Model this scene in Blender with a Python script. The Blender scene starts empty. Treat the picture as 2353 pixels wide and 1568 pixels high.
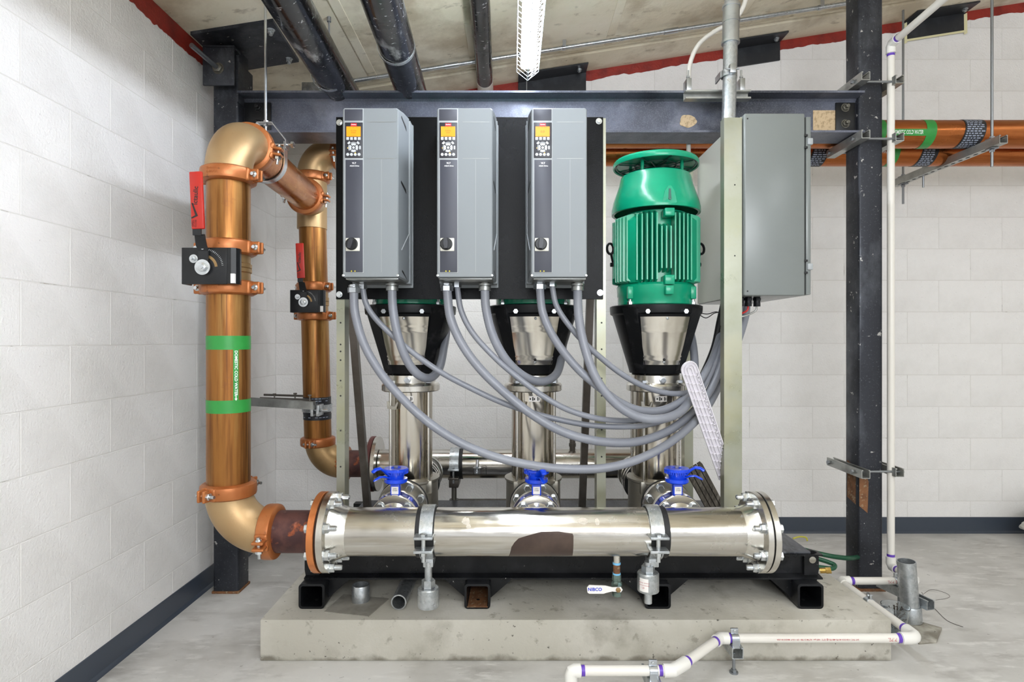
import bpy, bmesh, math, random
from mathutils import Vector, Matrix, noise
random.seed(7)
PI = math.pi
sin, cos, rad = math.sin, math.cos, math.radians
F, CX, CY, CAMZ = 1350.0, 1176.5, 784.0, 1.235
scn = bpy.context.scene
COL = scn.collection

# ---------------------------------------------------------------- camera
cam = bpy.data.cameras.new('camera'); cam.sensor_width = 36; cam.lens = F/2353*36; cam.clip_start = .02
camo = bpy.data.objects.new('camera', cam); COL.objects.link(camo)
camo.location = (0, 0, CAMZ); camo.rotation_euler = (PI/2, 0, 0)
scn.camera = camo
# ---------------------------------------------------------------- world, exposure
w = bpy.data.worlds.new('world'); scn.world = w; w.use_nodes = True
w.node_tree.nodes['Background'].inputs[0].default_value = (.93, .96, 1, 1)
w.node_tree.nodes['Background'].inputs[1].default_value = 1.1
scn.view_settings.view_transform = 'Standard'; scn.view_settings.look = 'None'
scn.view_settings.gamma = 1; scn.view_settings.use_curve_mapping = False
scn.view_settings.exposure = 0.2
rad_ = math.radians
def area(name, loc, sx, sy, power, rot=(0, 0, 0)):
    l = bpy.data.lights.new(name, 'AREA'); l.shape = 'RECTANGLE'; l.size = sx; l.size_y = sy
    l.energy = power; l.color = (.93, .965, 1)
    o = bpy.data.objects.new(name, l); COL.objects.link(o); o.location = loc; o.rotation_euler = rot
    return o
area('strip_or_fill_lamp', (.02, -1.25, 2.62), .14, 1.3, 12)          # next fixture of the row, behind the camera
area('strip_or_fill_lamp', (2.6, -.9, 2.80), .16, 1.3, 18)
area('strip_or_fill_lamp', (3.4, 1.2, 2.95), .12, 2.4, 8)            # second row, right of the frame
area('strip_or_fill_lamp', (-.9, -2.4, 2.45), .12, 2.4, 3)
area('added_soft_fill', (.75, -1.3, 2.05), 2.2, .9, 60, (PI/2, 0, 0))   # soft fill lamp added behind the camera to lift the brightness
TUBE_EMIT = 54.0
area('strip_or_fill_lamp', (-.22, 3.0, 2.13), 1.1, .08, 8.5, (rad_(38), 0, 0))   # bare fill lamp added behind the drives to brighten the rear wall

# ---------------------------------------------------------------- helpers
def at(px, py, Z):
    return Vector(((px-CX)*Z/F, Z, CAMZ-(py-CY)*Z/F))
def X(px, Z): return (px-CX)*Z/F
def Zh(py, Z): return CAMZ-(py-CY)*Z/F
def lin(c):
    r = []
    for v in c:
        v /= 255.0
        r.append(v/12.92 if v <= .04045 else ((v+.055)/1.055)**2.4)
    return (r[0], r[1], r[2], 1)

def M(name, col, rough=.5, metal=0, layers=(), bump=None, st=(1, 1, 1), emit=0, trans=0, rvar=None, coat=0, spec=None, bump2=None):
    """layers: (colour, scale, lo, hi, amount[, stretch]) noise masks mixed over the base colour"""
    m = bpy.data.materials.new(name); m.use_nodes = True
    nt = m.node_tree; N = nt.nodes; L = nt.links; b = N['Principled BSDF']
    tc = N.new('ShaderNodeTexCoord')
    b.inputs['Roughness'].default_value = rough; b.inputs['Metallic'].default_value = metal
    if coat: b.inputs['Coat Weight'].default_value = coat; b.inputs['Coat Roughness'].default_value = .08
    if spec is not None: b.inputs['Specular IOR Level'].default_value = spec
    def mapped(s):
        mp = N.new('ShaderNodeMapping'); mp.inputs['Scale'].default_value = s
        L.new(tc.outputs['Object'], mp.inputs['Vector']); return mp.outputs[0]
    def nz(scale, s, det=6, r=.6):
        n = N.new('ShaderNodeTexNoise'); n.inputs['Scale'].default_value = scale
        n.inputs['Detail'].default_value = det; n.inputs['Roughness'].default_value = r
        L.new(mapped(s), n.inputs['Vector']); return n.outputs['Fac']
    cur = None
    for ly in layers:
        c2, sc, lo, hi, amt = ly[:5]; s = ly[5] if len(ly) > 5 else st
        mr = N.new('ShaderNodeMapRange'); mr.inputs[1].default_value = lo; mr.inputs[2].default_value = hi
        mr.inputs[4].default_value = amt
        L.new(nz(sc, s), mr.inputs[0])
        mx = N.new('ShaderNodeMix'); mx.data_type = 'RGBA'
        L.new(mr.outputs[0], mx.inputs[0])
        if cur is None: mx.inputs[6].default_value = lin(col)
        else: L.new(cur, mx.inputs[6])
        mx.inputs[7].default_value = lin(c2)
        cur = mx.outputs[2]
    if cur is None: b.inputs['Base Color'].default_value = lin(col)
    else: L.new(cur, b.inputs['Base Color'])
    if rvar:
        mr = N.new('ShaderNodeMapRange'); mr.inputs[1].default_value = .35; mr.inputs[2].default_value = .65
        mr.inputs[3].default_value = rvar[1]; mr.inputs[4].default_value = rvar[2]
        L.new(nz(rvar[0], st), mr.inputs[0]); L.new(mr.outputs[0], b.inputs['Roughness'])
    prev = None
    for bp in (bump, bump2):
        if bp:
            bn = N.new('ShaderNodeBump'); bn.inputs['Strength'].default_value = bp[1]
            bn.inputs['Distance'].default_value = bp[2] if len(bp) > 2 else .002
            L.new(nz(bp[0], bp[3] if len(bp) > 3 else (1, 1, 1), 5), bn.inputs['Height'])
            if prev: L.new(prev, bn.inputs['Normal'])
            prev = bn.outputs[0]
    if prev: L.new(prev, b.inputs['Normal'])
    if emit:
        b.inputs['Emission Color'].default_value = lin(col); b.inputs['Emission Strength'].default_value = emit
    if trans:
        b.inputs['Transmission Weight'].default_value = trans; b.inputs['IOR'].default_value = 1.45
    return m

class G:
    def __init__(s): s.v = []; s.f = []; s.mi = []; s.cur = 0
    def add(s, vs, fs):
        o = len(s.v); s.v += [Vector(p) for p in vs]
        for f in fs: s.f.append([i+o for i in f]); s.mi.append(s.cur)
        return s
    def xf(s, m):
        s.v = [m @ p for p in s.v]; return s
    def join(s, g, m=None):
        o = len(s.v); s.v += [(m @ p) if m else p.copy() for p in g.v]
        for f, k in zip(g.f, g.mi): s.f.append([i+o for i in f]); s.mi.append(k+s.cur)
        return s
    def box(s, x0, x1, y0, y1, z0, z1, b=0, seg=2):
        if b <= 0:
            vs = [(x, y, z) for z in (z0, z1) for y in (y0, y1) for x in (x0, x1)]
            return s.add(vs, [(0, 2, 3, 1), (4, 5, 7, 6), (0, 1, 5, 4), (2, 6, 7, 3), (0, 4, 6, 2), (1, 3, 7, 5)])
        bm = bmesh.new(); bmesh.ops.create_cube(bm, size=1)
        for v in bm.verts:
            v.co = Vector((x0+(v.co.x+.5)*(x1-x0), y0+(v.co.y+.5)*(y1-y0), z0+(v.co.z+.5)*(z1-z0)))
        bmesh.ops.bevel(bm, geom=list(bm.edges), offset=b, segments=seg, affect='EDGES', profile=.5)
        bm.verts.index_update()
        s.add([v.co.copy() for v in bm.verts], [[v.index for v in f.verts] for f in bm.faces]); bm.free()
        return s
    def cyl(s, p0, p1, r, r1=None, n=24, caps=True):
        return s.tube([p0, p1], [r, r if r1 is None else r1], n, caps)
    def tube(s, path, r, n=16, caps=True, inner=None):
        path = [Vector(p) for p in path]; k = len(path)
        rs = r if isinstance(r, (list, tuple)) else [r]*k
        ts = []
        for i in range(k):
            a = path[max(i-1, 0)]; b = path[min(i+1, k-1)]
            ts.append((b-a).normalized())
        t = ts[0]; u = Vector((0, 0, 1)) if abs(t.z) < .9 else Vector((1, 0, 0))
        u = (u-t*u.dot(t)).normalized(); vs = []
        for i in range(k):
            t = ts[i]; u = (u-t*u.dot(t)).normalized(); w_ = t.cross(u)
            for j in range(n):
                a = 2*PI*j/n; vs.append(path[i]+(u*cos(a)+w_*sin(a))*rs[i])
        fs = []
        for i in range(k-1):
            for j in range(n):
                j2 = (j+1) % n
                fs.append((i*n+j, i*n+j2, (i+1)*n+j2, (i+1)*n+j))
        if caps:
            fs.append(tuple(range(n-1, -1, -1))); fs.append(tuple((k-1)*n+j for j in range(n)))
        return s.add(vs, fs)
    def lathe(s, prof, n=32, a0=0, a1=2*PI, closed=False):
        """prof: list of (r, z); axis z at origin. closed: join last profile point to the first"""
        full = abs(a1-a0-2*PI) < 1e-6; m = n if full else n+1
        vs = [(r*cos(a0+(a1-a0)*j/n), r*sin(a0+(a1-a0)*j/n), z) for r, z in prof for j in range(m)]
        fs = []; k = len(prof)
        for i in range(k if closed else k-1):
            i2 = (i+1) % k
            for j in range(n):
                j2 = (j+1) % m
                fs.append((i*m+j, i*m+j2, i2*m+j2, i2*m+j))
        if closed and not full:
            fs.append([i*m for i in range(k)]); fs.append([i*m+m-1 for i in range(k-1, -1, -1)])
        return s.add(vs, fs)
    def prism(s, poly, z0, z1, m=None):
        """2-D polygon in local xy, extruded z0..z1, then matrix m"""
        n = len(poly)
        vs = [Vector((x, y, z)) for z in (z0, z1) for x, y in poly]
        if m: vs = [m @ p for p in vs]
        fs = [tuple(range(n-1, -1, -1)), tuple(range(n, 2*n))]
        for i in range(n):
            j = (i+1) % n; fs.append((i, j, n+j, n+i))
        return s.add(vs, fs)
    def loft(s, rings, caps=True):
        n = len(rings[0]); vs = [p for r in rings for p in r]; fs = []
        for i in range(len(rings)-1):
            for j in range(n):
                j2 = (j+1) % n; fs.append((i*n+j, i*n+j2, (i+1)*n+j2, (i+1)*n+j))
        if caps:
            fs.append(tuple(range(n-1, -1, -1))); fs.append(tuple((len(rings)-1)*n+j for j in range(n)))
        return s.add(vs, fs)

def frame(o, zd, xd=None):
    z = Vector(zd).normalized()
    if xd is None: xd = (1, 0, 0) if abs(z.x) < .9 else (0, 1, 0)
    x = Vector(xd); x = (x-z*x.dot(z)).normalized(); y = z.cross(x)
    m = Matrix((x, y, z)).transposed().to_4x4(); m.translation = Vector(o); return m
VIEW = lambda o: frame(o, (0, -1, 0), (1, 0, 0))       # local xy = picture plane seen from the front (y up)

ORG = {}
def mkmesh(name, g, mat, origin, smooth=True, ang=32):
    me = bpy.data.meshes.new(name)
    o = Vector(origin)
    me.from_pydata([tuple(p-o) for p in g.v], [], g.f)
    mats = mat if isinstance(mat, (list, tuple)) else [mat]
    for m in mats: me.materials.append(m)
    if len(mats) > 1: me.polygons.foreach_set('material_index', g.mi)
    bm = bmesh.new(); bm.from_mesh(me); bmesh.ops.recalc_face_normals(bm, faces=bm.faces); bm.to_mesh(me); bm.free()
    if smooth:
        me.polygons.foreach_set('use_smooth', [True]*len(me.polygons))
        me.set_sharp_from_angle(angle=rad(ang))
    me.update(); return me
def bb(g):
    xs = [p.x for p in g.v]; ys = [p.y for p in g.v]; zs = [p.z for p in g.v]
    return min(xs), max(xs), min(ys), max(ys), min(zs), max(zs)
def tag(o, label=None, cat=None, group=None, kind=None):
    if label: o['label'] = label
    if cat: o['category'] = cat
    if group: o['group'] = group
    if kind: o['kind'] = kind
    return o
def part(name, g, mat, parent, label=None, kind=None, smooth=True, ang=32):
    b = bb(g); o = Vector(((b[0]+b[1])/2, (b[2]+b[3])/2, (b[4]+b[5])/2))
    me = mkmesh(name, g, mat, o, smooth, ang)
    ob = bpy.data.objects.new(name, me); COL.objects.link(ob); ob.parent = parent
    ob.location = o-ORG[parent]; ORG[ob] = o
    return tag(ob, label, kind=kind)
def thing(name, label, cat, loc, group=None):
    o = bpy.data.objects.new(name, None); COL.objects.link(o); o.location = loc; o.empty_display_size = .05
    ORG[o] = Vector(loc); return tag(o, label, cat, group)
def solo(name, g, mat, label=None, cat=None, group=None, kind=None, smooth=True, ang=32):
    b = bb(g); o = Vector(((b[0]+b[1])/2, (b[2]+b[3])/2, b[4]))
    me = mkmesh(name, g, mat, o, smooth, ang)
    ob = bpy.data.objects.new(name, me); COL.objects.link(ob); ob.location = o; ORG[ob] = o
    return tag(ob, label, cat, group, kind)
def again(src, parent, pos, rot=None):
    """copy of a part (shared mesh) placed at world pos"""
    c = src.copy(); COL.objects.link(c); c.parent = parent; c.location = Vector(pos)-ORG[parent]; ORG[c] = Vector(pos)
    if rot: c.rotation_euler = rot
    return c
def dup(root, off):
    c = root.copy(); COL.objects.link(c); c.location = root.location+Vector(off); ORG[c] = ORG[root]+Vector(off)
    def rec(a, b):
        for ch in list(a.children):
            d = ch.copy(); COL.objects.link(d); d.parent = b; ORG[d] = ORG[ch]+Vector(off); rec(ch, d)
    rec(root, c); return c

def spline(pts, k=8):
    p = [Vector(q) for q in pts]; p = [p[0]*2-p[1]]+p+[p[-1]*2-p[-2]]; out = []
    for i in range(1, len(p)-2):
        for j in range(k):
            t = j/k; a, b, c, d = p[i-1], p[i], p[i+1], p[i+2]
            out.append(.5*((2*b)+(c-a)*t+(2*a-5*b+4*c-d)*t*t+(3*b-a-3*c+d)*t**3))
    out.append(p[-2]); return out
def arc(o, r, a0, a1, u, v, n=12):
    o = Vector(o); u = Vector(u); v = Vector(v)
    return [o+(u*cos(a0+(a1-a0)*i/n)+v*sin(a0+(a1-a0)*i/n))*r for i in range(n+1)]
def hexg(r, h, n=6, ch=.1):
    g = G(); g.lathe([(0, 0), (r, 0), (r, h*(1-ch)), (r*.88, h), (0, h)], n); return g
def boltg(r=.010, h=.008, sl=.02, sr=.006, washer=True):
    """along +z: washer, nut, stud"""
    g = G(); z = 0
    if washer: g.lathe([(0, 0), (r*1.25, 0), (r*1.25, .002), (0, .002)], 16); z = .002
    g.join(hexg(r, h), Matrix.Translation((0, 0, z)))
    if sl: g.lathe([(sr, z+h), (sr, z+h+sl*.85), (sr*.7, z+h+sl), (0, z+h+sl)], 10)
    return g
def bolts(parent, name, g, mat, places, axis, label=None):
    """places: world points, all the same axis; every bolt its own object sharing one mesh"""
    me = mkmesh(name, g, mat, (0, 0, 0)); R = frame((0, 0, 0), axis).to_euler(); r = []
    for p in places:
        ob = bpy.data.objects.new(name, me); COL.objects.link(ob); ob.parent = parent
        ob.location = Vector(p)-ORG[parent]; ob.rotation_euler = R; ORG[ob] = Vector(p)
        if label: ob['label'] = label
        r.append(ob)
    return r
def textg(s, size, extrude=.0004, align='CENTER', bold=0):
    c = bpy.data.curves.new('lettering', 'FONT'); c.body = s; c.size = size; c.extrude = extrude
    c.align_x = align; c.align_y = 'CENTER'; c.resolution_u = 3; c.offset = bold
    o = bpy.data.objects.new('lettering', c); COL.objects.link(o)
    me = bpy.data.meshes.new_from_object(o); g = G()
    g.add([v.co.copy() for v in me.vertices], [list(p.vertices) for p in me.polygons])
    bpy.data.objects.remove(o); bpy.data.curves.remove(c); bpy.data.meshes.remove(me)
    return g
def wrap(g, fn):
    g.v = [Vector(fn(p.x, p.y, p.z)) for p in g.v]; return g
def ring(path_o, axis, r0, r1, h, n=36, xd=None):
    """solid ring (r0 inner, r1 outer), centre path_o, total length h along axis"""
    g = G(); g.lathe([(r0, -h/2), (r1-.001, -h/2), (r1, -h/2+.001), (r1, h/2-.001), (r1-.001, h/2), (r0, h/2)], n, closed=True)
    return g.xf(frame(path_o, axis, xd))
def disc(o, axis, r, h, n=40, b=.0015):
    g = G(); g.lathe([(0, -h/2), (r-b, -h/2), (r, -h/2+b), (r, h/2-b), (r-b, h/2), (0, h/2)], n)
    return g.xf(frame(o, axis))
def channel(p0, p1, wd, dp, t, open_dir, side):
    """C section swept from p0 to p1; open towards open_dir, width along side"""
    p0 = Vector(p0); p1 = Vector(p1); o = Vector(open_dir).normalized(); s_ = Vector(side).normalized()
    pr = [(-wd/2, 0), (wd/2, 0), (wd/2, dp), (wd/2-t*2.6, dp), (wd/2-t*2.6, dp-t*1.5), (wd/2-t, dp-t*1.5), (wd/2-t, t), (-wd/2+t, t), (-wd/2+t, dp-t*1.5), (-wd/2+t*2.6, dp-t*1.5), (-wd/2+t*2.6, dp), (-wd/2, dp)]
    g = G(); rings = [[p+s_*a+o*b for a, b in pr] for p in (p0, p1)]
    n = len(pr); vs = rings[0]+rings[1]
    fs = [(i, (i+1) % n, n+(i+1) % n, n+i) for i in range(n)]
    for base in (0, n):
        fs += [(base+0, base+1, base+6, base+7), (base+1, base+2, base+5, base+6), (base+2, base+3, base+4, base+5),
               (base+11, base+0, base+7, base+8), (base+8, base+9, base+10, base+11)]
    return g.add(vs, fs)

# ---------------------------------------------------------------- materials
m_block = M('painted_block', (241, 239, 237), .42, bump=(120, .8, .004), bump2=(45, .3, .004), layers=[((214, 211, 207), 3, .45, .75, .5), ((120, 112, 104), 60, .70, .76, .7)])
m_mortar = M('painted_mortar', (222, 219, 215), .5, bump=(60, .5, .004), layers=[((130, 122, 114), 8, .64, .72, .8)])
m_floor = M('concrete_floor', (192, 190, 185), .38, layers=[((216, 214, 210), 1.9, .42, .6, .85), ((158, 154, 147), 2.3, .50, .68, .55, (.7, 1.6, 1)), ((134, 129, 122), 6.5, .56, .70, .45, (.6, 1.5, 1)), ((228, 226, 222), 11, .55, .68, .6, (.7, 2.2, 1)), ((104, 99, 92), 40, .66, .72, .6)], bump=(30, .12, .003), rvar=(3, .3, .55))
m_pad = M('pad_concrete', (186, 182, 170), .62, layers=[((204, 200, 190), 3, .45, .65, .8), ((146, 141, 128), 4.5, .55, .72, .7), ((78, 74, 66), 42, .67, .70, .9), ((128, 122, 108), 16, .60, .68, .6)], bump=(60, .5, .003), bump2=(7, .2, .006))
m_ceil = M('ceiling_concrete', (222, 212, 188), .8, layers=[((236, 230, 212), 1.2, .45, .6, .7), ((168, 152, 124), 2.6, .5, .66, .7), ((140, 124, 98), 9, .60, .70, .6, (1, 1.6, 1)), ((96, 84, 66), 34, .68, .72, .7)], bump=(25, .5, .006))
m_base = M('vinyl_base', (62, 70, 82), .35)
def pad_stain(m):
    nt = m.node_tree; N = nt.nodes; L = nt.links; b = N['Principled BSDF']; src = b.inputs['Base Color'].links[0].from_socket
    tc = N.new('ShaderNodeTexCoord'); sp = N.new('ShaderNodeSeparateXYZ'); L.new(tc.outputs['Object'], sp.inputs[0])
    nz = N.new('ShaderNodeTexNoise'); nz.inputs['Scale'].default_value = 14; nz.inputs['Detail'].default_value = 8; L.new(tc.outputs['Object'], nz.inputs['Vector'])
    a = N.new('ShaderNodeMath'); a.operation = 'MULTIPLY_ADD'; a.inputs[1].default_value = -11; a.inputs[2].default_value = .10; L.new(sp.outputs['Z'], a.inputs[0])
    c = N.new('ShaderNodeMath'); c.operation = 'ADD'; L.new(a.outputs[0], c.inputs[0]); L.new(nz.outputs['Fac'], c.inputs[1])
    mr = N.new('ShaderNodeMapRange'); mr.inputs[1].default_value = .36; mr.inputs[2].default_value = .62; mr.inputs[4].default_value = .8; L.new(c.outputs[0], mr.inputs[0])
    mx = N.new('ShaderNodeMix'); mx.data_type = 'RGBA'; L.new(mr.outputs[0], mx.inputs[0]); L.new(src, mx.inputs[6]); mx.inputs[7].default_value = lin((106, 100, 86))
    L.new(mx.outputs[2], b.inputs['Base Color'])
pad_stain(m_pad)
m_red = M('red_fire_sealant', (150, 42, 30), .5, bump=(40, .6, .006), layers=[((104, 26, 20), 9, .45, .65, .7)])
m_steel = M('black_steel', (56, 58, 64), .38, .45, spec=.3, layers=[((126, 130, 138), 4, .52, .74, .6, (1, 1, .5)), ((32, 33, 36), 3, .5, .7, .7), ((200, 198, 194), 26, .655, .685, .85), ((120, 122, 128), 120, .6, .68, .4)], rvar=(9, .28, .55), bump=(60, .15, .002))
m_steelw = M('mill_steel_web', (104, 108, 122), .42, .4, spec=.3, layers=[((60, 62, 68), 1.6, .42, .62, .85), ((168, 170, 182), 2.2, .56, .74, .6), ((150, 152, 162), 190, .5, .62, .22), ((72, 74, 80), 90, .56, .66, .25), ((206, 204, 196), 22, .74, .77, .7)], rvar=(9, .3, .5), bump=(60, .15, .002))
m_rust = M('rust_patch', (126, 84, 52), .75, layers=[((92, 58, 34), 30, .45, .6, .8), ((168, 148, 118), 60, .55, .65, .7)])
m_tan = M('tan_residue', (196, 172, 138), .8, layers=[((150, 128, 96), 60, .5, .6, .7)])
m_dust = M('dusty_steel_plate', (150, 146, 136), .6, layers=[((122, 118, 108), 12, .45, .65, .7)])
m_clip = M('clip_steel', (48, 50, 54), .4, .3, layers=[((76, 78, 82), 9, .5, .7, .6)])
m_galv = M('galvanised', (186, 190, 192), .34, .85, layers=[((150, 155, 158), 30, .45, .6, .6), ((208, 211, 213), 80, .5, .6, .4)], rvar=(30, .25, .45))
m_zinc = M('zinc', (196, 200, 204), .28, .95, layers=[((165, 170, 176), 12, .45, .6, .5)])
m_zincy = M('yellow_zinc_post', (148, 150, 130), .36, .6, layers=[((166, 167, 156), 3, .4, .6, .8), ((172, 162, 104), 1.3, .5, .75, .7), ((120, 120, 100), 40, .68, .74, .6)], rvar=(6, .25, .45))
m_strut = M('strut_steel', (176, 177, 173), .4, .7, layers=[((124, 124, 120), 8, .45, .65, .7)], rvar=(12, .3, .5))
m_strutd = M('strut_weathered', (118, 112, 106), .45, .8, layers=[((76, 70, 64), 3, .45, .65, .8)])
m_ss = M('stainless_pipe', (196, 192, 184), .16, 1, layers=[((158, 150, 136), 2.2, .45, .65, .7, (.5, 4, 4)), ((222, 221, 218), 5, .5, .66, .6, (.25, 5, 5)), ((128, 120, 108), 9, .60, .70, .6, (.3, 4, 4))], rvar=(5, .10, .28), bump=(6, .25, .003, (.15, 5, 5)))  # light and dark streaks in the colour imitate reflected bands along the pipe
m_ssr = M('stainless_brushed', (214, 211, 204), .24, 1, layers=[((190, 185, 174), 3, .45, .7, .6)], rvar=(5, .2, .30))
m_guardp = M('stainless_guard', (218, 214, 206), .2, 1, layers=[((190, 184, 172), 3, .45, .65, .6, (5, 5, .4))])
m_ssv = M('stainless_barrel', (196, 190, 178), .16, 1, layers=[((168, 158, 142), 2, .45, .7, .6, (6, 6, .6))], rvar=(5, .1, .22))
m_cast = M('cast_stainless', (168, 164, 154), .42, .9, layers=[((120, 116, 106), 6, .45, .65, .6)], bump=(90, .3, .002))
m_cop = M('copper_v', (154, 104, 52), .38, .75, layers=[((116, 72, 34), 6, .45, .6, .85, (6, 6, .3)), ((180, 142, 86), 5, .5, .7, .75, (5, 5, .2)), ((84, 52, 30), 30, .58, .66, .7, (2.6, 2.6, .05)), ((120, 76, 46), 9, .62, .68, .6)], rvar=(6, .28, .45))
m_coph = M('copper_h', (178, 106, 58), .34, .9, layers=[((150, 80, 38), 7, .45, .6, .8, (.3, 5, 5)), ((220, 158, 92), 4, .5, .7, .6, (.25, 4, 4)), ((96, 58, 32), 20, .66, .74, .5, (.5, 3, 3))], rvar=(6, .2, .4))
m_copy = M('copper_y', (170, 108, 58), .38, .9, layers=[((154, 86, 38), 7, .45, .6, .8, (5, .3, 5)), ((224, 166, 92), 4, .5, .7, .6, (4, .25, 4))], rvar=(6, .2, .4))
m_brass = M('cast_bronze', (178, 150, 110), .42, .6, layers=[((178, 144, 102), 5, .45, .65, .7), ((110, 84, 54), 16, .64, .72, .6)], bump=(120, .25, .0015))
m_brassd = M('cast_bronze_dark', (164, 134, 92), .45, .7, layers=[((126, 100, 66), 5, .45, .65, .7)], bump=(120, .25, .0015))
m_coup = M('copper_paint_coupling', (176, 108, 60), .36, .45, layers=[((158, 88, 42), 9, .45, .65, .7), ((96, 58, 34), 40, .64, .7, .7)], bump=(30, .25, .003))
m_patina = M('oxidised_copper', (104, 70, 64), .55, .6, layers=[((64, 44, 46), 7, .45, .6, .8), ((190, 98, 44), 11, .57, .66, .9), ((120, 110, 112), 22, .6, .7, .5)], bump=(40, .3, .002))
m_orange = M('copper_flange', (214, 134, 80), .3, .75, layers=[((176, 92, 50), 9, .5, .65, .7)])
m_maroon = M('maroon_primer', (92, 44, 40), .45, layers=[((64, 28, 28), 8, .5, .65, .7), ((170, 140, 130), 70, .7, .74, .8)])
m_bolt = M('bright_bolt', (206, 210, 212), .25, .95, layers=[((170, 174, 176), 60, .45, .6, .5)])
m_boltd = M('dull_bolt', (112, 110, 102), .4, .8)
m_black = M('black_paint', (22, 23, 25), .36, spec=.35, layers=[((46, 47, 50), 6, .5, .7, .5), ((150, 150, 148), 50, .72, .75, .6)], bump=(90, .15, .002))
m_skid = M('skid_paint', (18, 19, 21), .34, spec=.25, layers=[((48, 49, 52), 6, .5, .7, .5), ((190, 188, 182), 55, .70, .72, .9)], rvar=(7, .22, .45), bump=(60, .12, .002))
m_skidtop = M('skid_top_worn', (88, 90, 96), .38, .3, layers=[((44, 45, 48), 4, .45, .6, .8, (4, 1, 1)), ((140, 142, 146), 22, .55, .7, .5, (4, 1, 1))])
m_rubber = M('rubber', (18, 18, 19), .6)
m_plate = M('black_backplate', (6, 7, 9), .22, spec=.12, layers=[((24, 25, 30), 3, .5, .7, .5)], bump=(420, .45, .0012))
m_drive = M('drive_grey', (127, 132, 135), .5, spec=.4)
m_drivel = M('drive_light_grey', (154, 158, 160), .42)
m_alu = M('drive_heatsink', (150, 152, 150), .35, .85)
m_dark = M('charcoal_panel', (58, 60, 70), .45)
m_lcp = M('keypad_panel', (38, 39, 46), .4)
m_key = M('key_grey', (192, 196, 198), .5)
m_white = M('white_print', (240, 240, 240), .5)
m_sw = M('switch_plate', (214, 212, 200), .4)
m_redlogo = M('logo_red', (214, 30, 40), .4)
m_amber = M('amber_screen', (255, 138, 0), .4, emit=.42)
m_amberd = M('screen_segments', (190, 96, 10), .5)
m_yel = M('yellow_warning', (226, 206, 40), .5)
m_led = M('amber_led', (255, 190, 60), .4, emit=1.5)
m_hose = M('grey_flex_conduit', (126, 129, 138), .34, layers=[((146, 149, 156), 4, .45, .7, .6)])
m_motor = M('motor_green', (10, 150, 112), .24, spec=.35, layers=[((8, 132, 98), 4, .45, .65, .6)], coat=.15, bump=(50, .1, .002))
m_motord = M('motor_underside', (34, 84, 72), .4)
m_lantern = M('lantern_black', (16, 17, 19), .38, spec=.2, layers=[((60, 60, 62), 20, .55, .7, .4)], bump=(60, .2, .002))
m_blue = M('blue_enamel', (10, 66, 214), .22, coat=.4)
m_cab = M('cabinet_grey', (116, 121, 119), .27, layers=[((110, 115, 113), 2, .45, .65, .5)], bump=(260, .06, .001))
m_cabi = M('cabinet_back_plate', (196, 198, 190), .34, .3)
m_pvc = M('pvc', (226, 222, 214), .32)
m_pvcf = M('pvc_fitting', (230, 228, 222), .3)
m_purple = M('purple_primer', (98, 62, 176), .4)
m_printr = M('red_pipe_print', (176, 44, 54), .6)
m_redgrip = M('red_grip', (176, 36, 24), .35)
m_ink = M('black_ink', (24, 22, 22), .5)
m_blueink = M('blue_ink', (30, 60, 190), .5)
m_green = M('green_tape', (46, 146, 62), .38, layers=[((38, 128, 54), 8, .4, .6, .6)])
m_tape = M('black_pipe_wrap', (26, 28, 34), .42)
m_tapei = M('wrap_print', (150, 158, 176), .5)
m_tube = M('tube_glow', (236, 244, 255), .5, emit=TUBE_EMIT)
m_guard = M('white_wire', (226, 228, 236), .4)
m_pipeb = M('black_iron_pipe', (18, 19, 23), .2, .2, coat=.2, layers=[((52, 54, 60), 5, .5, .7, .6, (3, .5, 3)), ((186, 186, 190), 5, .60, .72, .75, (3, 1, 3)), ((206, 206, 208), 26, .63, .68, .8, (1, 3, 3))], rvar=(6, .14, .4))
m_plastic = M('white_plastic', (222, 218, 224), .4)
m_clear = M('clear_cup', (235, 240, 242), .06, trans=.95)
m_hoseg = M('green_hose', (24, 76, 52), .35)
m_bras2 = M('hose_brass', (190, 156, 84), .3, .9)
m_sack = M('plastic_sack', (214, 216, 216), .3, layers=[((188, 184, 168), 5, .45, .6, .6)], bump=(9, .8, .02))
m_wood = M('weathered_board', (104, 98, 88), .8, layers=[((56, 50, 44), 12, .4, .6, .8, (9, 9, .6)), ((150, 144, 134), 6, .55, .7, .6, (6, 6, .6))], bump=(30, .4, .003, (9, 9, .6)))
m_rodd = M('threaded_rod', (150, 154, 158), .35, .9, bump=(900, .5, .001, (.2, .2, 1)))
m_label = M('paper_label', (232, 228, 224), .6)
m_nail = M('dark_nail', (70, 62, 54), .45, .7)
m_verd = M('verdigris_brass', (110, 128, 120), .5, .6, layers=[((58, 56, 44), 20, .45, .6, .8), ((150, 190, 190), 40, .55, .65, .7)])
m_ptfe = M('blue_thread_tape', (120, 190, 232), .5)
m_cable = M('black_cable', (20, 20, 22), .5)
m_cabler = M('red_cable', (190, 40, 36), .5)

# ================================================================ SETTING
WL, WB = -1.521, 3.78          # left wall, back wall
XR, YF = 5.2, -3.6
def ceil_z(x): return 2.673+.157*(x-WL)+.004
gf = G(); gf.box(WL-.2, XR, YF, WB+.2, -.15, 0)
floor = solo('floor', gf, m_floor, kind='structure')
g = G(); g.add([(WL-.2, y, ceil_z(WL-.2)+dz) for dz in (0, .25) for y in (YF, WB+.2)]+[(XR, y, ceil_z(XR)+dz) for dz in (0, .25) for y in (YF, WB+.2)],
               [(0, 1, 5, 4), (2, 6, 7, 3), (0, 4, 6, 2), (1, 3, 7, 5), (0, 2, 3, 1), (4, 5, 7, 6)])
ceiling = solo('ceiling', g, m_ceil, kind='structure')
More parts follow.
